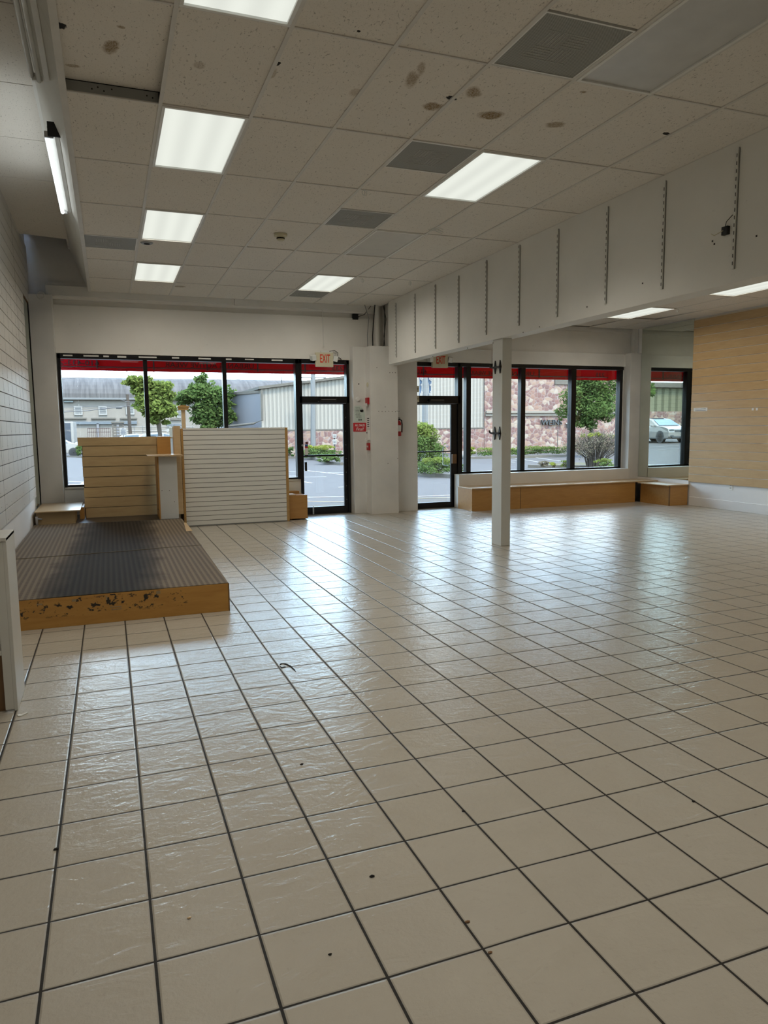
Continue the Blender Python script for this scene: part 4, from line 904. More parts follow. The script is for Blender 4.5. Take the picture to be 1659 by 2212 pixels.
m_line = plain('road_paint', (.72, .72, .73, 1), .8)
m_yel = plain('yellow_paint', (.62, .50, .18, 1), .8)
m_leafs = {}
def leafmat(name, a, b, tr=0.35):
    a, b = [tuple(v*1.35 for v in q[:3]) for q in (a, b)]
    a, b = X3(a), X3(b)
    M = NM(name); n = M.noise(1.7, 3); n2 = M.noise(9, 2); f = M.ramp(M.math('ADD', M.math('MULTIPLY', n, .5), M.math('MULTIPLY', n2, .5)), [(.36, G4(0)), (.62, G4(1))])
    c = M.mix(f, a, b); d = M.n('ShaderNodeBsdfDiffuse'); t = M.n('ShaderNodeBsdfTranslucent'); M.L(c, d.inputs[0]); M.L(c, t.inputs[0])
    m = M.n('ShaderNodeMixShader'); m.inputs[0].default_value = tr; M.L(d.outputs[0], m.inputs[1]); M.L(t.outputs[0], m.inputs[2]); M.L(m.outputs[0], M.o.inputs[0]); return M.m
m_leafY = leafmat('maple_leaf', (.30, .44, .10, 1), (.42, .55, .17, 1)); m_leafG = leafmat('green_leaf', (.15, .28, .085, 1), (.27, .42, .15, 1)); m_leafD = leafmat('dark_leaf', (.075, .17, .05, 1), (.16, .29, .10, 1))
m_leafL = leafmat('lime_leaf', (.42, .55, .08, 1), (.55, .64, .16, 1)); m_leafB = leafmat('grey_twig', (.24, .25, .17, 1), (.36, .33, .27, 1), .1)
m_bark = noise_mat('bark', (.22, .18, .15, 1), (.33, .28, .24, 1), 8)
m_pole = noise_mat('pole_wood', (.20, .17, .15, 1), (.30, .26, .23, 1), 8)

# ground, walk, lines
g = MB(); xs_ = [-120, -60, -40, -30, -24, -18, -14, -10, -7, -4, -2.5, -1, 0, 10, 25, 60, 140]; ys_ = [12.85, 15.6, 18, 22, 26, 30, 34, 38, 45, 60, 90, 160, 300]
g.grid([[(x, y, ground_z(x, y)) for x in xs_] for y in ys_]); asph = struct(g.build('floor_1', m_asph)); asph['label'] = 'grey asphalt parking lot outside the windows'
struct(B(-14, 22, 12.86, 14.6, -.14, -.03).build('floor_2', m_walk)); struct(B(-14, 22, 14.6, 14.95, -.14, -.06).build('trim_22', m_curb))
def gl(p, q, w=.10, par=asph, mat=None):
    a, b = AZ(*p, -.15), AZ(*q, -.15); d = (b-a); d.z = 0; n = Vector((-d.y, d.x, 0)).normalized()*w/2
    return MB().prism([(a+n)+Vector((0, 0, .002)), (a-n)+Vector((0, 0, .002)), (b-n)+Vector((0, 0, .002)), (b+n)+Vector((0, 0, .002))], (0, 0, .006)).build('parking_line', mat or m_line, par)
for a, b in (((655, 1016), (760, 1028)), ((708, 1021), (760, 1021.5)), ((655, 1031), (705, 1030)), ((655, 1041), (674, 1044)), ((730, 1053), (760, 1051)), ((655, 1075), (760, 1073)), ((1003, 984), (1115, 995)), ((1108, 989), (1180, 1001)), ((1153, 988), (1236, 1000)),
             ((1216, 986), (1236, 990)), ((1103, 998), (1112, 999)), ((141, 1040), (190, 1042)), ((625, 1019), (640, 1020)), ((174, 1049), (183, 1040)), ((560, 1030), (650, 1028)), ((898, 1073), (975, 1070))): gl(a, b, .10)
for a, b in (((660, 1083), (757, 1085)), ((897, 1077), (975, 1075))): gl(a, b, .10, mat=m_yel)
# lines on the slope seen in the mirror
for i in range(7):
    y = 22+2.4*i; MB().prism([(-16, y, ground_z(-16, y)+.01), (-9, y, ground_z(-9, y)+.01), (-9, y+.1, ground_z(-9, y)+.01), (-16, y+.1, ground_z(-16, y)+.01)], (0, 0, .005)).build('parking_line', m_line, asph)

# awnings
def m_awn_():
    M = NM('red_canvas'); n = M.noise(4, 4); c = M.mix(n, (.26, .006, .014, 1), (.32, .009, .02, 1)); d = M.n('ShaderNodeBsdfDiffuse'); t = M.n('ShaderNodeBsdfTranslucent'); M.L(c, d.inputs[0]); t.inputs[0].default_value = (.30, .006, .014, 1)
    m = M.n('ShaderNodeMixShader'); m.inputs[0].default_value = .55; M.L(d.outputs[0], m.inputs[1]); M.L(t.outputs[0], m.inputs[2]); M.L(m.outputs[0], M.o.inputs[0]); return M.m
m_awn = m_awn_(); m_tube = plain('awning_tube', (.16, .05, .05, 1), .5); m_wire = plain('wire_white', (.42, .30, .28, 1), .5); m_dkred = plain('dark_text', (.085, .010, .012, 1), .8); m_rib = plain('awning_rib', (.08, .07, .06, 1), .6)
YV = 13.70
def awning(x0, x1, lbl, texts, ribs, zb, endcap):
    t = thing('shop_awning', lbl, 'awning', ((x0+x1)/2, YV, 3.0))
    MB().box(x0, x1, YV, YV+.008, zb, 3.15).build('valance', m_awn, t)
    MB().prism([(x0, 12.9, 4.3), (x0, YV, 3.15), (x0, YV, 3.142), (x0, 12.9, 4.29)], (x1-x0, 0, 0)).build('canopy', m_awn, t)
    for xx in (x0, x1): MB().prism([(xx, 12.88, zb), (xx, YV, zb), (xx, YV, 3.15), (xx, 12.88, 4.28)], (.008, 0, 0)).build('side_panel', m_awn, t)
    MB().tube([(x0, YV-.03, zb+.065), (x1, YV-.03, zb+.065)], .010, 8).build('frame_tube', m_tube, t)
    w = MB(); x = x0+.1; pts = []
    while x < x1-.3: pts += [(x, YV-.035, zb+.070), (x+.03, YV-.035, zb+.028), (x+.30, YV-.035, zb+.070)]; x += .30
    w.tube(pts, .0028, 5).build('lacing_wire', m_wire, t)
    for r in ribs:
        q = AY(r, 795, YV); MB().box(q.x-.012, q.x+.012, YV-.05, YV-.02, zb+.03, 3.0, .003).build('rib', m_rib, t)
    for (s, pa, pb, pz, h) in texts:
        a, b = AY(pa, 790, YV), AY(pb, 790, YV)
        text_mesh('lettering', s, m_dkred, t, ((a.x+b.x)/2, YV-.006, pz), h, width=b.x-a.x, rot=(PI/2, 0, PI), ext=.0015, bold=.008)
    return t
zv = AY(400, 804, YV).z
awning(-2.6, 5.05, 'red shop awning with mirrored lettering hanging outside the wide window and first door', [('610-433-2', 128.5, 214, zv+.132, .085), ('& ACTIVE WEAR', 356, 484, zv+.128, .092), ('URBAN', 492, 548, zv+.128, .092), ('235', 717, 741, zv+.125, .082)], (210, 332, 447, 556, 658), zv, 5)
zv2 = AY(1100, 818.5, YV).z
awning(5.15, 10.62, 'red shop awning with mirrored lettering hanging outside the second door and side window', [('610', 899, 921, zv2+.12, .085), ('& ACTIVE WEAR', 1018, 1100, zv2+.115, .085), ('URBAN', 1106, 1154, zv2+.118, .085), ('235', 1287, 1306, zv2+.122, .085)], (913, 1001, 1163, 1316), zv2, 10)

# buildings
def m_stone_():
    M = NM('stone_cladding'); v = M.n('ShaderNodeTexVoronoi'); v.inputs['Scale'].default_value = 3.4; v.inputs['Randomness'].default_value = 1.0
    vv = M.map(scale=(1, .2, 1.15)); M.L(vv, v.inputs[0]); e = M.n('ShaderNodeTexVoronoi', feature='DISTANCE_TO_EDGE'); e.inputs['Scale'].default_value = 3.4; M.L(vv, e.inputs[0])
    h = M.xyz(v.outputs['Color']); c = M.ramp(h[0], [(0, (.62, .34, .28)), (.3, (.48, .28, .25)), (.55, (.72, .42, .32)), (.8, (.86, .58, .42)), (1, (1.0, .80, .62))])
    c = M.mix(M.ramp(e.outputs['Distance'], [(0.015, G4(1)), (.05, G4(0))]), c, (.78, .62, .55, 1)); c = M.mix(1-EXT*1.2, c, (0, 0, 0, 1)) # same darkening against the strong sky as the rest of the lot
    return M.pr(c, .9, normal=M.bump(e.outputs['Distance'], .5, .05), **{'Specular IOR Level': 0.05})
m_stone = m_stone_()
def m_siding_(name, a, b, per, gb_=0.0):
    a, b = X3(a), X3(b)
    M = NM(name); x, y, z = M.xyz(); f = M.math('FRACT', M.math('DIVIDE', x, per)); l = M.ramp(f, [(0.0, G4(0)), (.10, G4(1)), (.62, G4(1)), (.72, G4(0))])
    zz = M.math('FRACT', M.math('DIVIDE', z, 1.15)); s = M.ramp(zz, [(0.0, G4(.12)), (.03, G4(.12)), (.06, G4(0))])
    c = M.mix(l, b, a); c = M.mix(M.math('ADD', s, M.math('MULTIPLY', M.noise(.9, 4, M.map(scale=(3, 1, .4))), .18)), c, tuple(k*.72 for k in a[:3])+(1,))
    return M.pr(c, .8, normal=M.bump(l, .7, .05), **{'Specular IOR Level': 0.08})
m_siding = m_siding_('metal_siding', (1.0, .98, .94, 1), (.76, .75, .72, 1), .25)
m_siding2 = m_siding_('green_siding', (.56, .58, .42, 1), (.30, .32, .22, 1), .9)
m_block = noise_mat('painted_block', (.82, .79, .75, 1), (.72, .69, .66, 1), 2.2, bump=.1)
m_bluegrey = plain('lavender_wall', (.50, .52, .60, 1), .8)
def m_roof_():
    M = NM('weathered_roof'); n = M.noise(.9, 6, M.map(scale=(3.5, .3, .25)), .7); c = M.mix(M.ramp(n, [(.35, G4(0)), (.65, G4(1))]), (.030, .027, .025, 1), (.052, .047, .043, 1)); return M.pr(c, .9, **{'Specular IOR Level': 0.05})
m_roof = m_roof_()
S = lambda px, py, y: AY(px, py, y)
# old block building on the left with a barrel roof
YB1 = 82.0
eav = S(300, 861, YB1).z; top = S(300, 817, YB1+6).z; x0_, x1_ = S(60, 900, YB1).x, S(900, 900, YB1).x
t = thing('warehouse_building', 'long pale block building with a weathered grey barrel roof across the lot', 'building', ((x0_+x1_)/2, YB1, -.2))
MB().box(x0_, x1_, YB1, YB1+20, -.3, eav).build('wall', m_block, t)
rows = []
for i in range(9):
    a_ = i/8*PI/2; rows.append([(x0_, YB1-.3+7*(1-math.cos(a_)), eav+(top-eav)*math.sin(a_)), (x1_, YB1-.3+7*(1-math.cos(a_)), eav+(top-eav)*math.sin(a_))])
rows.append([(x0_, YB1+20, top), (x1_, YB1+20, top)]); m = MB(); m.grid(rows); m.build('roof', m_roof, t)
MB().box(x0_, x1_, YB1-.45, YB1-.1, eav-.15, eav+.05, .02).build('gutter', m_galv, t)
m_wd = plain('window_dark', (.13, .14, .15, 1), .3)
for (px, py) in ((169, 886), (222, 886), (281, 885), (391, 892), (476, 893), (523, 893)):
    a, b = S(px-7, py-7, YB1), S(px+7, py+7, YB1)
    f = MB().box(a.x-.12, b.x+.12, YB1-.12, YB1+.02, b.z-.18, a.z+.06, .01).build('window', m_white, t)
    B(a.x, b.x, YB1-.13, YB1-.10, b.z, a.z).build('pane', m_wd, f)
    m = MB()
    for k in range(4): m.box(a.x, b.x, YB1-.15, YB1-.13, b.z+(a.z-b.z)*(.12+.25*k), b.z+(a.z-b.z)*(.19+.25*k))
    m.build('blind', m_white, f)
for (xa_, xb_, ya_, yb_) in ((138, 187, 902.5, 906), (197, 250, 902.5, 906), (259, 296, 902.5, 906), (368, 400, 903.5, 908)):
    a, b = S(xa_, ya_, YB1), S(xb_, yb_, YB1); MB().box(a.x, b.x, YB1-.15, YB1, b.z, a.z, .02).build('ledge', m_curb, t)
for (xa_, xb_, ya_, yb_, mt) in ((155, 296, 911, 916, plain('blue_band', (.27, .33, .40, 1))), (360, 395, 915, 920, plain('blue_band2', (.30, .34, .40, 1)))):
    a, b = S(xa_, ya_, YB1), S(xb_, yb_, YB1); MB().box(a.x, b.x, YB1-.2, YB1, b.z, a.z, .02).build('blue_lintel', mt, t)
for px in (211, 254): a = S(px, 915, YB1); MB().box(a.x-.12, a.x+.12, YB1-.2, YB1, -.3, a.z).build('door_post', m_bluegrey, t)
a, b = S(138, 866, YB1), S(158.5, 869.5, YB1); MB().box(a.x, b.x, YB1-.25, YB1, b.z, a.z, .02).build('sign_box', plain('teal_box', (.40, .50, .50, 1)), t)
# tan stone / siding building
YS = 44.0
def PX(px): return S(px, 925, YS).x
zs0 = S(780, 927, YS).z; xL_, xC, xR_ = PX(566), PX(1045), PX(1700)
t = thing('siding_building', 'cream ribbed metal building on a pink stone base straight across the lot', 'building', ((xL_+xC)/2, YS, -.2))
zl, zm, zr = S(570, 841, YS).z, S(755, 829, YS).z, 6.9
MB().prism([(xL_, YS, zs0), (xC, YS, zs0), (xC, YS, zr), (xL_+(xC-xL_)*.5, YS, zm+(zr-zm)*.25), (xL_, YS, zl)], (0, 14, 0)).build('siding', m_siding, t)
MB().box(xL_, xC, YS-.08, YS+14, -.3, zs0-.05).build('stone_base', m_stone, t)
MB().box(xL_, xC+.0, YS-.10, YS, zs0-.06, zs0+.03, .01).build('flashing', m_curb, t)
MB().prism([(xL_-.15, YS-.2, zl), (xL_+(xC-xL_)*.5, YS-.2, zm+(zr-zm)*.25), (xC, YS-.2, zr), (xC, YS-.2, zr+.16), (xL_+(xC-xL_)*.5, YS-.2, zm+(zr-zm)*.25+.16), (xL_-.15, YS-.2, zl+.16)], (0, 14.4, 0)).build('roof_edge', m_curb, t)
MB().prism([(PX(512), YS+3.5, -.3), (xL_, YS+.3, -.3), (xL_, YS+14, -.3), (PX(512), YS+14, -.3)], (0, 0, S(540, 852, YS+2).z+.3)).build('lavender_wall', m_bluegrey, t)
zz2 = S(540, 852, YS+2).z
MB().prism([(PX(509), YS+3.3, zz2), (xL_+.1, YS+.05, zz2), (xL_+.1, YS+14, zz2), (PX(509), YS+14, zz2)], (0, 0, .16)).build('wing_roof', m_curb, t)
dx = S(565.5, 880, YS-.15).x
MB().tube([(dx, YS-.2, zl-.1), (dx, YS-.2, S(565, 908, YS).z), (dx-.5, YS+.1, S(556, 915, YS).z), (dx-1.9, YS+2.2, S(520, 921, YS).z)], .07, 8).build('downspout', m_curb, t)
zl2 = S(1200, 889, YS).z; zl3 = S(1200, 898.5, YS).z
t = thing('stone_building', 'pink irregular stone store building with a cream ledge and WEINS lettering', 'building', ((xC+xR_)/2, YS, -.2))
MB().box(xC, xR_, YS-.12, YS+16, -.3, 9.5).build('stone_wall', m_stone, t)
MB().box(xC+.05, xR_, YS-.30, YS-.1, (zl2+zl3)/2+.03, zl2+.05, .03).box(xC+.05, xR_, YS-.22, YS-.1, zl3, (zl2+zl3)/2, .02).build('cream_ledge', plain('cream_stone', (.62, .56, .48, 1), .8), t)
a, b = S(1168.5, 906.5, YS-.2), S(1213.5, 918, YS-.2)
wt = text_mesh('store_letters', 'WEINS', plain('letter_black', (.02, .03, .035, 1), .5), t, ((a.x+b.x)/2, YS-.22, (a.z+b.z)/2), abs(a.z-b.z), width=b.x-a.x, ext=.06, bold=.012)
text_mesh('store_letters', 'T', m_paper, t, (S(1222, 918, YS).x, YS-.22, S(1222, 919, YS).z), .35, ext=.05, bold=.03)
a, b = S(1196, 820, YS), S(1213, 831, YS); MB().box(a.x, b.x+1.5, YS-.2, YS-.1, b.z, a.z+.2, .02).build('wall_box', m_curb, t)
t = thing('sign_rod', 'thin dark rod standing against the pink stone wall', 'rod', (S(1204, 965, YS-1.2).x, YS-1.2, -.1)); MB().tube([(S(1204, 965, YS-1.2).x, YS-1.2, -.15), (S(1205, 928, YS-1.2).x, YS-1.2, S(1205, 928, YS-1.2).z)], .025, 6).build('rod', m_rib, t)
# building, hill and tree that only the mirror shows
t = thing('green_warehouse', 'pale green ribbed metal warehouse on a stone base seen in the mirror', 'building', (-33, 60, 0))
MB().box(-62, -22, 60, 75, 2.95, 5.35).build('siding', m_siding2, t); MB().box(-62, -22, 59.9, 75, -.5, 2.95).build('stone_base', m_stone, t)
MB().box(-62.4, -21.8, 59.6, 75.4, 5.35, 5.85, .05).build('roof_edge', m_curb, t); MB().box(-62.4, -21.8, 63, 72, 5.85, 6.15, .05).build('roof_cap', m_white, t)
def leaves(mb_, c, r, n, size, flat=1.0):
    for _ in range(n):
        while True:
            v = Vector((random.uniform(-1, 1), random.uniform(-1, 1), random.uniform(-1, 1)))
            if .35 < v.length < 1: break
        p = Vector((c[0]+v.x*r[0], c[1]+v.y*r[1], c[2]+v.z*r[2]))
        a = Vector((random.gauss(0, 1), random.gauss(0, 1), random.gauss(0, .7))).normalized(); b = a.orthogonal().normalized(); b = (b+a.cross(b)*random.uniform(-1, 1)).normalized()
        s = size*random.uniform(.6, 1.3); mb_.append((p-a*s, p+b*s*.5, p+a*s, p-b*s*.5))
def leafmesh(name, quads, mat, parent):
    me = bpy.data.meshes.new(name); vs = [v for q in quads for v in q]; fs = [(4*i, 4*i+1, 4*i+2, 4*i+3) for i in range(len(quads))]
    me.from_pydata(vs, [], fs); me.materials.append(mat); o = bpy.data.objects.new(name, me); C.objects.link(o)
    if parent is not None: o.parent = parent; o.matrix_parent_inverse = Matrix.Translation(-parent.location)
    return o
def tree(lbl, x, y, z0, h, blobs, mat, n, size, trunk=.16, name='tree', seed=1):
    """blobs: (dx, dy, z, rx, ry, rz) relative to base"""
    random.seed(seed); t = thing(name, lbl, 'tree', (x, y, z0)); q = []
    tot = sum(b[3]*b[4]*b[5] for b in blobs)
    for b in blobs:
        k = int(1.35*n*b[3]*b[4]*b[5]/tot); sub = max(4, k//60)
        for _ in range(sub):
            v = Vector((random.gauss(0, 1), random.gauss(0, 1), random.gauss(0, 1))).normalized()*random.uniform(.35, 1.0)
            leaves(q, (x+b[0]+v.x*b[3]*.8, y+b[1]+v.y*b[4]*.8, z0+b[2]+v.z*b[5]*.8), (b[3]*.44, b[4]*.44, b[5]*.32), k//sub, size)
    m = MB(); m.tube([(x, y, z0-.1), (x+.05, y, z0+h*.3), (x, y, z0+h*.62), (x+.05, y, z0+h*.85)], [trunk, trunk*.8, trunk*.5, trunk*.15], 8)
    for b in blobs: m.tube([(x, y, z0+h*random.uniform(.28, .45)), (x+b[0]*.5, y+b[1]*.5, z0+b[2]*.85), (x+b[0]*.9, y+b[1]*.9, z0+b[2])], [trunk*.45, trunk*.3, trunk*.08], 6)
    leafmesh('foliage', q, mat, t); m.build('trunk', m_bark, t); return t
# left maples  (at 45 m: 1 px = .0294 m)
YT = 43.0
def tp(px, py, y): q = S(px, py, y); return q
b0 = tp(344, 945, YT)
z = lambda py, px=340: S(px, py, YT).z+.15
tree('light green young maple growing in front of the block building, nearer the corner', b0.x, YT, -.15, z(808), [(tp(293, 0, YT).x*0+S(293, 825, YT).x-b0.x, 0, z(826), .75, .6, .45), (S(318, 825, YT).x-b0.x, .2, z(830), .9, .7, .7), (S(352, 838, YT).x-b0.x, 0, z(840), .75, .7, .75), (S(325, 865, YT).x-b0.x, 0, z(864), 1.05, .9, .7), (S(345, 888, YT).x-b0.x, 0, z(888), 1.1, .9, .6), (S(300, 848, YT).x-b0.x, .2, z(847), .6, .6, .4), (S(355, 862, YT).x-b0.x, .2, z(862), .75, .6, .6), (S(344, 910, YT).x-b0.x, 0, z(912), .55, .5, .4), (S(322, 893, YT).x-b0.x, 0, z(890), .5, .5, .25)], m_leafY, 5200, .13, .14, seed=2)
YT = 46.4; b1 = tp(462, 950, YT)
tree('fuller green maple growing beside it, behind the white slatted gondola', b1.x, YT, -.15, z(806), [(S(440, 822, YT).x-b1.x, 0, z(826, 440), .55, .5, .8), (S(425, 848, YT).x-b1.x, 0, z(850, 425), 1.2, 1, .7), (S(462, 850, YT).x-b1.x, .2, z(850, 460), 1.3, 1, .9), (S(398, 858, YT).x-b1.x, .2, z(860, 400), .85, .7, .45), (S(452, 885, YT).x-b1.x, 0, z(885, 450), 1.4, 1, .9), (S(485, 875, YT).x-b1.x, 0, z(870, 485), .9, .8, .7), (S(490, 905, YT).x-b1.x, 0, z(905, 490), .8, .7, .6), (S(445, 912, YT).x-b1.x, 0, z(912, 445), 1.2, .9, .5), (S(388, 870, YT).x-b1.x, 0, z(868, 390), .4, .4, .3)], m_leafG, 7000, .13, .15, seed=4)
YT2 = 33.0; b2 = S(1275, 965, YT2); z2 = lambda py, px=1275: S(px, py, YT2).z+.15
tree('big round dark green tree beside the pink stone store', b2.x, YT2, -.15, z2(800), [(S(1272, 830, YT2).x-b2.x, 0, z2(830), 1.1, 1.1, .9), (S(1240, 850, YT2).x-b2.x, 0, z2(852), .75, .8, .9), (S(1305, 850, YT2).x-b2.x, 0, z2(850), .9, .9, .9), (S(1270, 880, YT2).x-b2.x, -.3, z2(880), 1.2, 1.1, .9), (S(1305, 890, YT2).x-b2.x, 0, z2(892), .75, .8, .7), (S(1232, 885, YT2).x-b2.x, .2, z2(890), .6, .7, .6), (S(1262, 915, YT2).x-b2.x, 0, z2(912), .9, .9, .5), (S(1275, 800, YT2).x-b2.x, 0, z2(800), 1.2, 1.1, .9), (S(1325, 825, YT2).x-b2.x, 0, z2(825), .6, .7, .6)], m_leafG, 11000, .085, .14, seed=6)
tree('green tree beside the warehouse reflected in the mirror', -9.4, 37.5, .3, 5.6, [(0, 0, 4.2, 2.0, 1.8, 1.7), (-1.3, 0, 3.5, 1.1, 1.0, .9), (1.0, 0, 3.0, 1.4, 1.1, 1.1), (-.9, 0, 5.2, 1.3, 1.2, .9)], m_leafG, 5200, .15, .16, seed=8)
h_ = MB(); random.seed(3); rows = []
for j in range(8):
    rows.append([(-160+20*i, 150+j*14, 1+j*2.1+2.2*math.sin(i*.9+j)*.5+(j == 7)*1.5) for i in range(14)])
h_.grid(rows); hl = struct(h_.build('hill', noise_mat('hill_trees', (.15, .26, .09, 1), (.32, .45, .20, 1), .35, bump=1)), 'wooded hill far behind the warehouse')
def bush(name, lbl, cx, cy, z0, rx, ry, rz, mat, n, size, cat='bush', seed=1, top=None, box=False):
    random.seed(seed); t = thing(name, lbl, cat, (cx, cy, z0)); q = []; q2 = []
    for _ in range(max(5, n//40)):
        if box: c_ = (cx+random.uniform(-rx, rx), cy+random.uniform(-ry, ry), z0+random.uniform(.08, rz*1.8))
        else:
            a_ = random.uniform(0, 2*PI); r_ = math.sqrt(random.random()); hz_ = random.uniform(.1, 1.0); k = math.sqrt(max(.1, 1-(hz_*.9)**2)); c_ = (cx+math.cos(a_)*rx*r_*k, cy+math.sin(a_)*ry*r_*k, z0+hz_*rz*1.8)
        leaves(q2 if (top and c_[2] > z0+rz*1.35) else q, c_, (max(.12, rx*.16), max(.12, ry*.16), rz*.22), 40, size)
    leafmesh('foliage', q, mat, t)
    if q2: leafmesh('new_growth', q2, top, t)
    m = MB()
    for k in range(5): m.tube([(cx+random.uniform(-.1, .1), cy, z0), (cx+random.uniform(-rx, rx)*.6, cy+random.uniform(-ry, ry)*.5, z0+rz*1.2)], .02, 5)
    m.build('stem', m_bark, t); return t
def gb(px, py, z0=-.05): return AZ(px, py, z0)
def at_base(name, lbl, px0, px1, pyt, pyb, mat, n, size, seed, ry=None, top=None, box=False, z0=-.05, cat='bush'):
    a, b = gb(px0, pyb, z0), gb(px1, pyb, z0); yy = (a.y+b.y)/2; xa_, xb_ = S(px0, pyb, yy).x, S(px1, pyb, yy).x; zt__ = S((px0+px1)/2, pyt, yy).z
    rx = (xb_-xa_)/2; return bush(name, lbl, (xa_+xb_)/2, yy+(ry or rx)*.95+.15, z0, rx, ry or rx, (zt__-z0)/1.9, mat, n, size, cat, seed, top, box)
at_base('shrub', 'rounded green shrub on the curb island seen through the first door, above the push bar', 652, 750, 963, 990, m_leafG, 3600, .055, 11, 1.0, m_leafL)
at_base('shrub', 'low green shrub at the island tip seen below the push bar of the first door', 688, 744, 979, 1000, m_leafG, 2000, .045, 12, .6)
at_base('shrub', 'small dark shrub seen just left of the first door frame', 625, 642, 966, 987, m_leafD, 600, .05, 13, .6, m_leafG)
at_base('shrub', 'large leafy bush filling the glass of the second door', 868, 986, 914, 1014, m_leafG, 11000, .05, 14, 1.0, m_leafY)
at_base('shrub', 'low clipped bush in front of the large leafy bush by the second door', 912, 1022, 990, 1026, m_leafG, 4600, .035, 15, .7, m_leafY)
at_base('shrub', 'small green bush beside the parked cars near the window corner', 160, 182, 962, 985, m_leafG, 600, .06, 16, .6)
at_base('shrub', 'bush at the base of the pink wall left of the hedge', 996, 1010, 974, 987, m_leafY, 400, .05, 17, .4)
at_base('shrub', 'yellowing bush at the start of the hedge by the pink wall', 1016, 1036, 966, 986, m_leafY, 900, .05, 18, .5, m_leafL)
at_base('hedge', 'long clipped green hedge along the foot of the pink stone wall', 1040, 1236, 965, 984, m_leafG, 5200, .05, 19, .45, m_leafY, True, cat='hedge')
at_base('shrub', 'brownish small bush on the near curb strip outside the side window', 1176, 1199, 996, 1009, m_leafB, 500, .035, 20, .35)
at_base('shrub', 'little bright green weed beside the brownish bush on the curb strip', 1200, 1212, 997, 1010, m_leafL, 160, .03, 21, .2)
at_base('shrub', 'green tuft under the big bare-stemmed shrub, next to the mullion', 1234, 1247, 996, 1010.5, m_leafY, 500, .035, 22, .4)
at_base('shrub', 'dark green bush at the edge of the side window beside the bare-stemmed shrub', 1309, 1345, 992, 1016, m_leafG, 900, .035, 23, .5, m_leafY)
# big bare-stemmed shrub
p = gb(1287, 1009); t = thing('bare_stemmed_shrub', 'wide grey twiggy shrub with yellow-green tips outside the side window', 'shrub', (p.x, p.y, -.05)); random.seed(31)
m = MB(); q = []; qt = []; ky = p.y
W_ = S(1335, 960, ky).x-p.x; H_ = S(1287, 934, ky).z+.05
for i in range(120):
    an = random.uniform(-1, 1); dp = random.uniform(-.8, .8); ex_ = p.x+an*W_*1.05; ez = -.05+H_*(1-.28*an*an)*random.uniform(.75, 1.0)
    mid = (p.x+an*W_*.38, ky+dp*.35, -.05+(ez+.05)*.42); m.tube([(p.x+an*.34, ky+dp*.2, -.08), mid, (ex_, ky+dp, ez)], [.017, .011, .005], 5)
    for _ in range(3):
        f = random.uniform(.4, 1); bx = mid[0]+(ex_-mid[0])*f; bz = mid[2]+(ez-mid[2])*f; m.tube([(bx, ky+dp*.8, bz), (bx+random.uniform(-.25, .25), ky+dp*.8+random.uniform(-.2, .2), bz+random.uniform(.05, .35))], .006, 4)
    leaves(q, (ex_, ky+dp, ez-.15), (.26, .26, .30), 30, .030)
    leaves(q, (mid[0]*.4+ex_*.6, ky+dp*.7, ez*.65), (.2, .2, .25), 12, .024)
for (px, py, n) in ((1282, 937, 6), (1262, 938, 3), (1296, 940, 4), (1322, 940, 3), (1332, 944, 2)):
    c_ = S(px, py, ky); 
    for _ in range(n): leaves(qt, (c_.x+random.uniform(-.12, .12), ky+random.uniform(-.4, .2), c_.z-random.uniform(0, .08)), (.13, .15, .08), 40, .035)
m.build('twig', noise_mat('grey_twig_bark', (.24, .21, .19, 1), (.36, .33, .30, 1), 20), t); leafmesh('foliage', q, m_leafB, t); leafmesh('new_growth', qt, m_leafL, t)
# curbs
def curb(lbl, pts, w=.18, h=.13):
    P_ = [AZ(px, py, -.15) for px, py in pts]; m = MB()
    for a, b in zip(P_, P_[1:]):
        d = b-a; n = Vector((-d.y, d.x, 0)).normalized()*w; m.prism([a, b, b+n, a+n], (0, 0, h))
    o = m.build('curb', m_curb); return tag(o, lbl, 'curb')
curb('curved concrete curb of the planted island behind the first door', [(650, 989), (680, 994), (700, 1002), (735, 1005), (770, 1004)])
curb('concrete curb in front of the large leafy bush at the second door', [(880, 1025), (940, 1031), (990, 1034)])
curb('long straight curb at the foot of the hedge', [(1010, 992), (1060, 991), (1236, 987)])
curb('broken concrete curb strip in front of the twiggy shrub', [(1140, 1011), (1230, 1012), (1345, 1014)], .3)
curb('far grey curb behind the small bush at the window corner', [(136, 989), (200, 990), (240, 990)])
curb('low curb seen beside the dark shrub near the first door', [(600, 992), (645, 990)])
# mulch bed and stone
struct(MB().prism([AZ(1140, 1010.5, -.15), AZ(1345, 1013, -.15), AZ(1345, 1004, -.15), AZ(1230, 1004, -.15)], (0, 0, .10)).build('trim_23', noise_mat('mulch', (.30, .24, .19, 1), (.25, .30, .14, 1), 9)))
q = AZ(1001, 989, -.1); m = MB(); bmesh.ops.create_icosphere(m.bm, subdivisions=2, radius=1)
for v in m.bm.verts: v.co = Vector((q.x+v.co.x*.34, q.y+v.co.y*.25, -.02+(v.co.z*.30 if v.co.x < .2 else v.co.z*.14)+.08*v.co.x*-1))
tag(m.build('white_rock', m_white, smooth=True), 'white painted rock at the end of the long curb', 'rock')

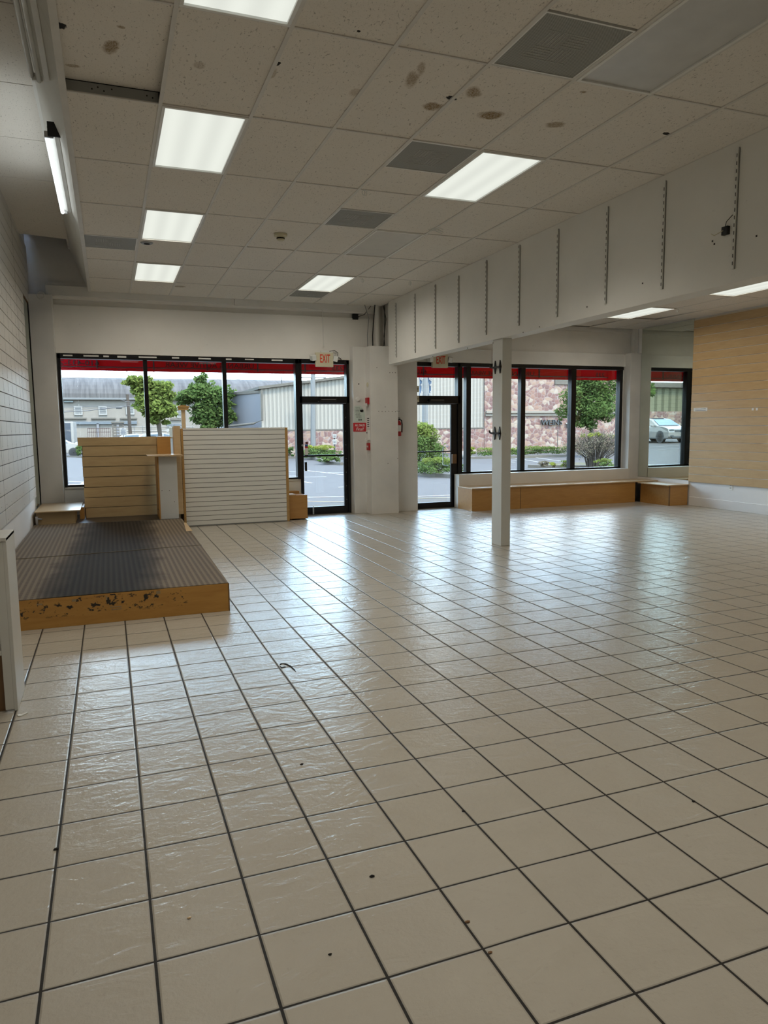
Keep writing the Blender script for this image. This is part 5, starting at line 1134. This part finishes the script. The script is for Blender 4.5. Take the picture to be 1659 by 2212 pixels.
# poles, wires, signs
def pole(name, lbl, px, pyb, pyt, y, r, mat, cat='pole'):
    a = S(px, pyb, y); b_ = S(px, pyt, y); t = thing(name, lbl, cat, (a.x, y, -.15)); MB().tube([(a.x, y, -.15), (b_.x, y, b_.z)], [r, r*.75], 10).build('pole', mat, t); return t, a, b_
t, a, b_ = pole('lamp_post', 'tall grey lamp post rising behind the island seen through the first door', 676, 966, 740, 42.6, .17, m_galv)
MB().box(a.x-.9, a.x+.9, 42.5, 42.7, S(676, 815.5, 42.6).z-.03, S(676, 815.5, 42.6).z+.03, .01).build('cross_arm', m_galv, t)
t, a, b_ = pole('banner_post', 'grey lamp post carrying two blue banners seen through the second door', 918, 960, 740, 29.5, .155, m_galv)
m_ban = plain('banner_blue', (.08, .20, .42, 1), .7)
for s, (u0, u1) in (('left', (906.5, 914.5)), ('right', (924.5, 935))):
    x0, x1 = S(u0, 830, 29.5).x, S(u1, 830, 29.5).x; zt_, zb__ = S(918, 770, 29.5).z, S(918, 857, 29.5).z
    bn = MB(); bn.grid([[(x0+(.06*math.sin(k*.9) if s == 'right' else 0), 29.5+.02*(k % 3), zb__+(zt_-zb__)*k/9), (x1-(.0 if k else .12)-(.012*(9-k)), 29.5, zb__+(zt_-zb__)*k/9)] for k in range(10)]); bn = bn.build('banner', m_ban, t)
    for k, ch in enumerate(('a', 'g', 'e', 'O', 'o')):
        text_mesh('white_swirl', ch, m_paper, bn, ((x0+x1)/2-.01, 29.44, zb__+.15+.32*k), .17, ext=.004, rot=(PI/2, .4*(-1)**k, 0), bold=.02)
up_, a, b_ = pole('utility_pole', 'wooden utility pole leaning slightly in front of the block building', 283, 950, 852, 62, .16, m_pole)
for v in up_.children[0].data.vertices:
    if v.co.z > 1: v.co.x -= .28
m = MB(); mt = plain('cable_black', (.10, .10, .11, 1), .6)
def wire(lbl, pts, y, r=.012):
    P_ = [S(px, py, y) for px, py in pts]; tag(MB().tube(P_, r, 5).build('power_line', mt), lbl, 'wire')
wire('upper power line sloping up across the barrel roof', [(130, 819), (200, 814), (262, 804), (300, 798)], 60)
wire('thin power line running level to the utility pole, above the thick bundle', [(134, 880), (200, 878), (278, 871)], 60)
wire('thick bundled cable with a splice running to the utility pole', [(134, 890), (180, 888), (225, 883), (278, 877), (300, 880), (330, 890)], 61, .03)
wire('second thin line just above the bundled cable', [(134, 888), (200, 882), (278, 874)], 60.5)
wire('short cable curving right from the utility pole to the tree', [(262, 864), (275, 868), (300, 870), (330, 876)], 61, .02)
wire('power line crossing the sky over the second and third panes', [(330, 803), (400, 812), (486, 822)], 60)
wire('thin line rising over the far roof to the short mast', [(486, 821), (560, 818), (607, 814), (640, 822)], 60)
wire('thin line crossing the transom glass of the first door', [(645, 828), (680, 836), (745, 846)], 60)
q = S(257, 881, 60.9); tag(MB().box(q.x-.22, q.x+.22, 60.8, 61, q.z-.08, q.z+.08, .03).build('cable_splice', m_rib), 'dark splice box hanging on the bundled cable', 'splice box')
t, a, b_ = pole('roof_mast', 'short dark mast standing above the far roof', 608, 860, 814, 66, .06, m_rib, 'mast')
# handicapped sign post
t, a, b_ = pole('parking_sign', 'small white parking sign on a post by the island seen through the first door', 722.5, 975, 940, 39, .05, m_rib, 'sign')
for (y0_, y1_) in ((938, 946), (949, 960)):
    u, v_ = S(718.5, y0_, 38.9), S(727, y1_, 38.9); MB().box(u.x, v_.x, 38.88, 38.92, v_.z, u.z, .01).build('sign_plate', m_paper, t)
    B(u.x+.05, v_.x-.06, 38.87, 38.88, (u.z+v_.z)/2-.03, (u.z+v_.z)/2+.03).build('print_mark', m_galv, t)
u, v_ = S(258, 924, 52), S(274, 939.5, 52)
t = thing('lot_notice', 'white notice board with blue print in front of the stacked crates', 'sign', ((u.x+v_.x)/2, 52, v_.z)); MB().box(u.x, v_.x, 52, 52.03, v_.z, u.z, .01).build('board', m_paper, t)
MB().tube([((u.x+v_.x)/2, 52.05, -.15), ((u.x+v_.x)/2, 52.05, u.z)], .03, 6).build('post', m_galv, t)
for k, w_ in enumerate((.12, .3, .26, .34, .3)): B((u.x+v_.x)/2-w_/2, (u.x+v_.x)/2+w_/2, 51.99, 52, u.z-.09-.085*k, u.z-.06-.085*k).build('printed_line', plain('blue_print', (.15, .2, .35, 1)), t)
# pallets, trailer, rack
y = 58.0; a, b_ = S(243, 940, y), S(267, 912, y); t = thing('crate_stack', 'stack of weathered grey pallets behind the white notice board', 'pallet stack', ((a.x+b_.x)/2, y, -.15)); m_pal = noise_mat('pallet_wood', (.34, .31, .29, 1), (.45, .42, .39, 1), 5)
z = -.15
m = MB()
while z < b_.z-.1: m.box(a.x, b_.x, y, y+1.1, z, z+.05).box(a.x, b_.x, y, y+1.1, z+.16, z+.2).box(a.x, a.x+.1, y, y+1.1, z+.05, z+.16).box(b_.x-.1, b_.x, y, y+1.1, z+.05, z+.16); z += .22
m.build('pallet', m_pal, t); MB().box(a.x-.05, b_.x+.05, y-.05, y+1.15, b_.z-.08, b_.z+.04, .01).build('top_sheet', m_curb, t)
y = 60.0; a, b_ = S(110, 945, y), S(158, 911, y); t = thing('box_trailer', 'white framed box trailer with a dark blue rear panel behind the parked cars', 'trailer', ((a.x+b_.x)/2, y, -.15))
MB().box(a.x, b_.x, y, y+6, .55, b_.z, .03).build('box_body', m_white, t); c_ = S(152, 914, y); MB().box(a.x, c_.x, y-.03, y, .75, c_.z, .01).build('blue_panel', plain('navy', (.03, .05, .10, 1)), t)
text_mesh('lettering', 'ans.org', m_paper, t, (S(143, 930, y).x, y-.05, S(143, 930.5, y).z), .14, ext=.004)
for xx in (a.x+.5, b_.x-.5): MB().tube([(xx, y+1, .3), (xx, y+1.3, .3)], .45, 14).tube([(xx, y+.2, .3), (xx, y+.5, .3)], .45, 14).build('wheel', m_blackpl, t)
y = 62.5; a, b_ = S(190, 945, y), S(238, 924.5, y); t = thing('truck_rack', 'rusty metal rack of a flatbed truck showing above the white van', 'truck bed', ((a.x+b_.x)/2, y, -.15)); m = MB()
m.box(a.x, b_.x, y, y+.06, b_.z-.06, b_.z); m.box(a.x, b_.x, y, y+.06, b_.z-.35, b_.z-.30)
for k in range(13): xx = a.x+(b_.x-a.x)*k/12; m.box(xx-.02, xx+.02, y, y+.05, .5, b_.z)
m.build('rail', plain('rust', (.25, .12, .09, 1)), t); MB().box(a.x, b_.x, y+.1, y+2.2, .3, .6).build('bed', m_galv, t)
# fence rails in front of the building
t = thing('pipe_fence', 'thin grey pipe fence in front of the block building', 'fence', (S(330, 940, 64).x, 64, -.15)); m = MB()
for py in (922, 931): u, v_ = S(268, py, 64), S(420, py, 64); m.tube([(u.x, 64, u.z), (v_.x, 64, v_.z)], .03, 5)
m.build('rail', m_galv, t); m = MB()
for px in range(272, 420, 18): u = S(px, 920, 64); m.tube([(u.x, 64, -.15), (u.x, 64, u.z)], .03, 5)
m.build('post', m_galv, t)
# pennants
u = S(370, 925, 40); t = thing('pennant', 'white and dark green pennant flag fluttering above the parked cars', 'flag', u)
MB().prism([S(355, 929, 40), S(366, 925.5, 40), S(363.5, 934, 40)], (0, .02, 0)).build('white_flag', m_paper, t); MB().prism([S(366, 925.5, 40), S(377.5, 917, 40), S(376, 926, 40)], (0, .02, 0)).build('green_flag', plain('flag_green', (.05, .12, .10, 1)), t)
MB().tube([S(352, 930, 40.03), S(366, 925.3, 40.03), S(378, 916.5, 40.03)], .012, 5).build('cord', m_rib, t)

# ------------------------------------------------------------------ vehicles
m_carw = plain('car_white', (.74, .75, .77, 1), .22); m_carglass = plain('car_glass', (.10, .14, .17, 1), .08); m_tyre = plain('tyre', (.015, .015, .016, 1), .8); m_rim = plain('dark_rim', (.09, .09, .10, 1), .35, .6); m_cladding = plain('black_cladding', (.02, .02, .022, 1), .5)
def vehicle(lbl, cat, name, loc, rotz, L, Wd, prof, belt, glass, wheels, wr, scale=1.0, dark_glass=True, mat=None, extras=True):
    """prof: side outline [(x, z)]; front at +x. cross-section tumbles home above the belt line"""
    mat = mat or m_carw
    t = thing(name, lbl, cat, loc); t.rotation_euler = (0, 0, rotz); t.scale = (scale,)*3
    def part(mb_, nm, mt, smooth=False, par=t):
        o = mb_.build(nm, mt, None, smooth); o.parent = par; return o
    n = len(prof); m = MB(); hw = Wd/2
    def half(z): return hw*(1-(max(0, z-belt)*.30)) if z > belt else hw*(1-.04*max(0, (.35-z)))
    secs = []
    for f in (-1, -.93, 0, .93, 1):
        ins = 0.985 if abs(f) == 1 else 1.0
        cz = sum(p[1] for p in prof)/n
        secs.append([(p[0]*(ins), f*half(p[1])*(1-.0), cz+(p[1]-cz)*(.97 if abs(f) == 1 else 1)) for p in prof])
    Rr = m.grid(secs, True); m.bm.faces.new(Rr[0][::-1]); m.bm.faces.new(Rr[-1])
    body = part(m, 'body', mat)
    for s in (-1, 1):
        g = MB()
        for poly_ in glass: g.prism([(x, s*(half(z_)*1.0+.004), z_) for x, z_ in poly_], (0, s*.004, 0))
        part(g, 'side_window', m_carglass)
        for wx in wheels:
            w = MB(); w.tube([(wx, s*(hw-.22), wr), (wx, s*(hw+.005), wr)], wr, 24); wh = part(w, 'wheel', m_tyre, False)
            r = MB(); r.tube([(wx, s*(hw+.004), wr), (wx, s*(hw+.012), wr)], wr*.70, 20)
            for k in range(5): a_ = k*2*PI/5; r.prism([(wx-.03*math.sin(a_), s*(hw+.012), wr+.03*math.cos(a_)), (wx+.03*math.sin(a_), s*(hw+.012), wr-.03*math.cos(a_)), (wx+math.cos(a_)*wr*.66, s*(hw+.012), wr+math.sin(a_)*wr*.66)], (0, s*.012, 0))
            part(r, 'rim', m_rim, par=wh)
            ar = MB(); ar.tube([(wx, s*(hw-.20), wr+.03), (wx, s*(hw+.002), wr+.03)], wr*1.13, 24); part(ar, 'wheel_arch', m_cladding)
    return t, part, half
# white sport utility vehicle (reflected in the large mirror)
suv_prof = [(-2.35, .45), (-2.38, .80), (-2.33, 1.10), (-2.20, 1.22), (-1.85, 1.50), (-1.2, 1.64), (-.3, 1.665), (.35, 1.60), (1.25, 1.13), (2.05, 1.03), (2.30, .92), (2.38, .70), (2.37, .42), (2.25, .26), (-2.25, .28)]
gl_ = [[(-1.95, 1.22), (-1.75, 1.44), (-1.15, 1.57), (-1.05, 1.20)], [(-1.0, 1.20), (-1.08, 1.575), (-.25, 1.60), (-.18, 1.18)], [(-.12, 1.18), (-.18, 1.60), (.30, 1.53), (.98, 1.15)]]
sx_, sy_ = -15.2, 41.0
t, part, half = vehicle('white sport utility vehicle parked on the lot, visible in the large mirror', 'car', 'parked_suv', (sx_, sy_, ground_z(sx_, sy_)), math.radians(273), 4.75, 1.93, suv_prof, 1.02, gl_, (-1.42, 1.48), .37)
g = MB(); g.grid([[(.42, -.70, 1.585), (.42, .70, 1.585)], [(1.22, -.84, 1.165), (1.22, .84, 1.165)]]); g2 = part(g, 'windshield', m_carglass)
for v in g2.data.vertices: v.co.z += .012; v.co.x += .01
o = MB().box(2.355, 2.392, -.48, .48, .72, .86, .01).build('grille', m_cladding); o.parent = t
for s in (-1, 1):
    o = MB().prism([(2.25, s*.94, .93), (2.385, s*.55, .88), (2.385, s*.55, .80), (2.30, s*.94, .84)], (0, 0, .01)).box(2.30, 2.372, s*.60, s*.90, .79, .89, .02).build('headlamp', m_carglass); o.parent = t
    o = MB().box(2.28, 2.39, s*.55, s*.85, .38, .52, .03).build('fog_lamp', m_cladding); o.parent = t
    o = MB().box(.70, .88, s*1.0, s*1.16, 1.08, 1.22, .04).build('door_mirror', m_carw); o.parent = t
    o = MB().box(-2.2, 2.25, s*.955, s*.972, .26, .34, .01).build('sill', m_cladding); o.parent = t
o = MB().box(2.32, 2.39, -.7, .7, .30, .44, .03).build('lower_intake', m_cladding); o.parent = t
o = MB().box(-1.2, .30, -.62, .62, 1.655, 1.675, .02).build('glass_roof', m_carglass); o.parent = t
q = []; bush('hedge', 'green hedge behind the white vehicle reflected in the mirror', -22, 56, 1.2, 4, .8, .9, m_leafG, 2600, .09, 'hedge', 44, None, True)
# white cargo van and small white car beyond the counter
van = [(-2.3, .35), (-2.35, 1.5), (-2.2, 1.78), (-1.6, 1.84), (.7, 1.80), (1.15, 1.68), (1.75, 1.15), (2.25, 1.02), (2.38, .8), (2.36, .3)]
yv = 57.0; q = S(201, 965, yv); t, part, half = vehicle('white cargo van parked beyond the maple slatted counter', 'van', 'cargo_van', (q.x, yv, -.15), math.radians(0), 4.7, 1.9, van, 1.1, [[(.75, 1.15), (.70, 1.60), (1.10, 1.58), (1.60, 1.15)]], (-1.5, 1.5), .34, (S(238, 940, yv).x-S(160, 940, yv).x)/4.7)
ln = MB(); ln.box(-.35, -.33, -.965, -.955, .4, 1.72); ln.box(-2.0, .6, -.965, -.955, 1.40, 1.42); o = ln.build('panel_seam', m_galv); o.parent = t
car = [(-1.9, .35), (-1.95, .85), (-1.75, 1.0), (-1.2, 1.42), (-.2, 1.48), (.45, 1.38), (1.15, .98), (1.85, .85), (1.98, .6), (1.95, .25)]
yv = 53.5; q = S(128, 965, yv); vehicle('small white car parked at the window corner in front of the van', 'car', 'parked_car', (q.x-.25, yv, -.15), math.radians(0), 3.9, 1.7, car, .95, [[(-1.3, 1.02), (-1.0, 1.36), (-.1, 1.40), (-.1, 1.0)], [(0, 1.0), (0, 1.40), (.4, 1.32), (.95, 1.0)]], (-1.25, 1.25), .30, .92)
for (px, l, sc_, mt) in ((303, 'silver car roof showing just above the maple slatted counter', 1.0, m_carw), (353, 'white car roof showing between the counter and the white gondola', 1.05, m_carw)):
    yv = 56.0 if px == 303 else 50.0; q = S(px, 960, yv); vehicle(l, 'car', 'parked_car', (q.x, yv, -.15), 0 if px != 353 else 0, 3.9, 1.7, car, .95, [[(-1.3, 1.02), (-1.0, 1.36), (-.1, 1.40), (-.1, 1.0)], [(0, 1.0), (0, 1.40), (.4, 1.32), (.95, 1.0)]], (-1.25, 1.25), .30, sc_, mat=mt)
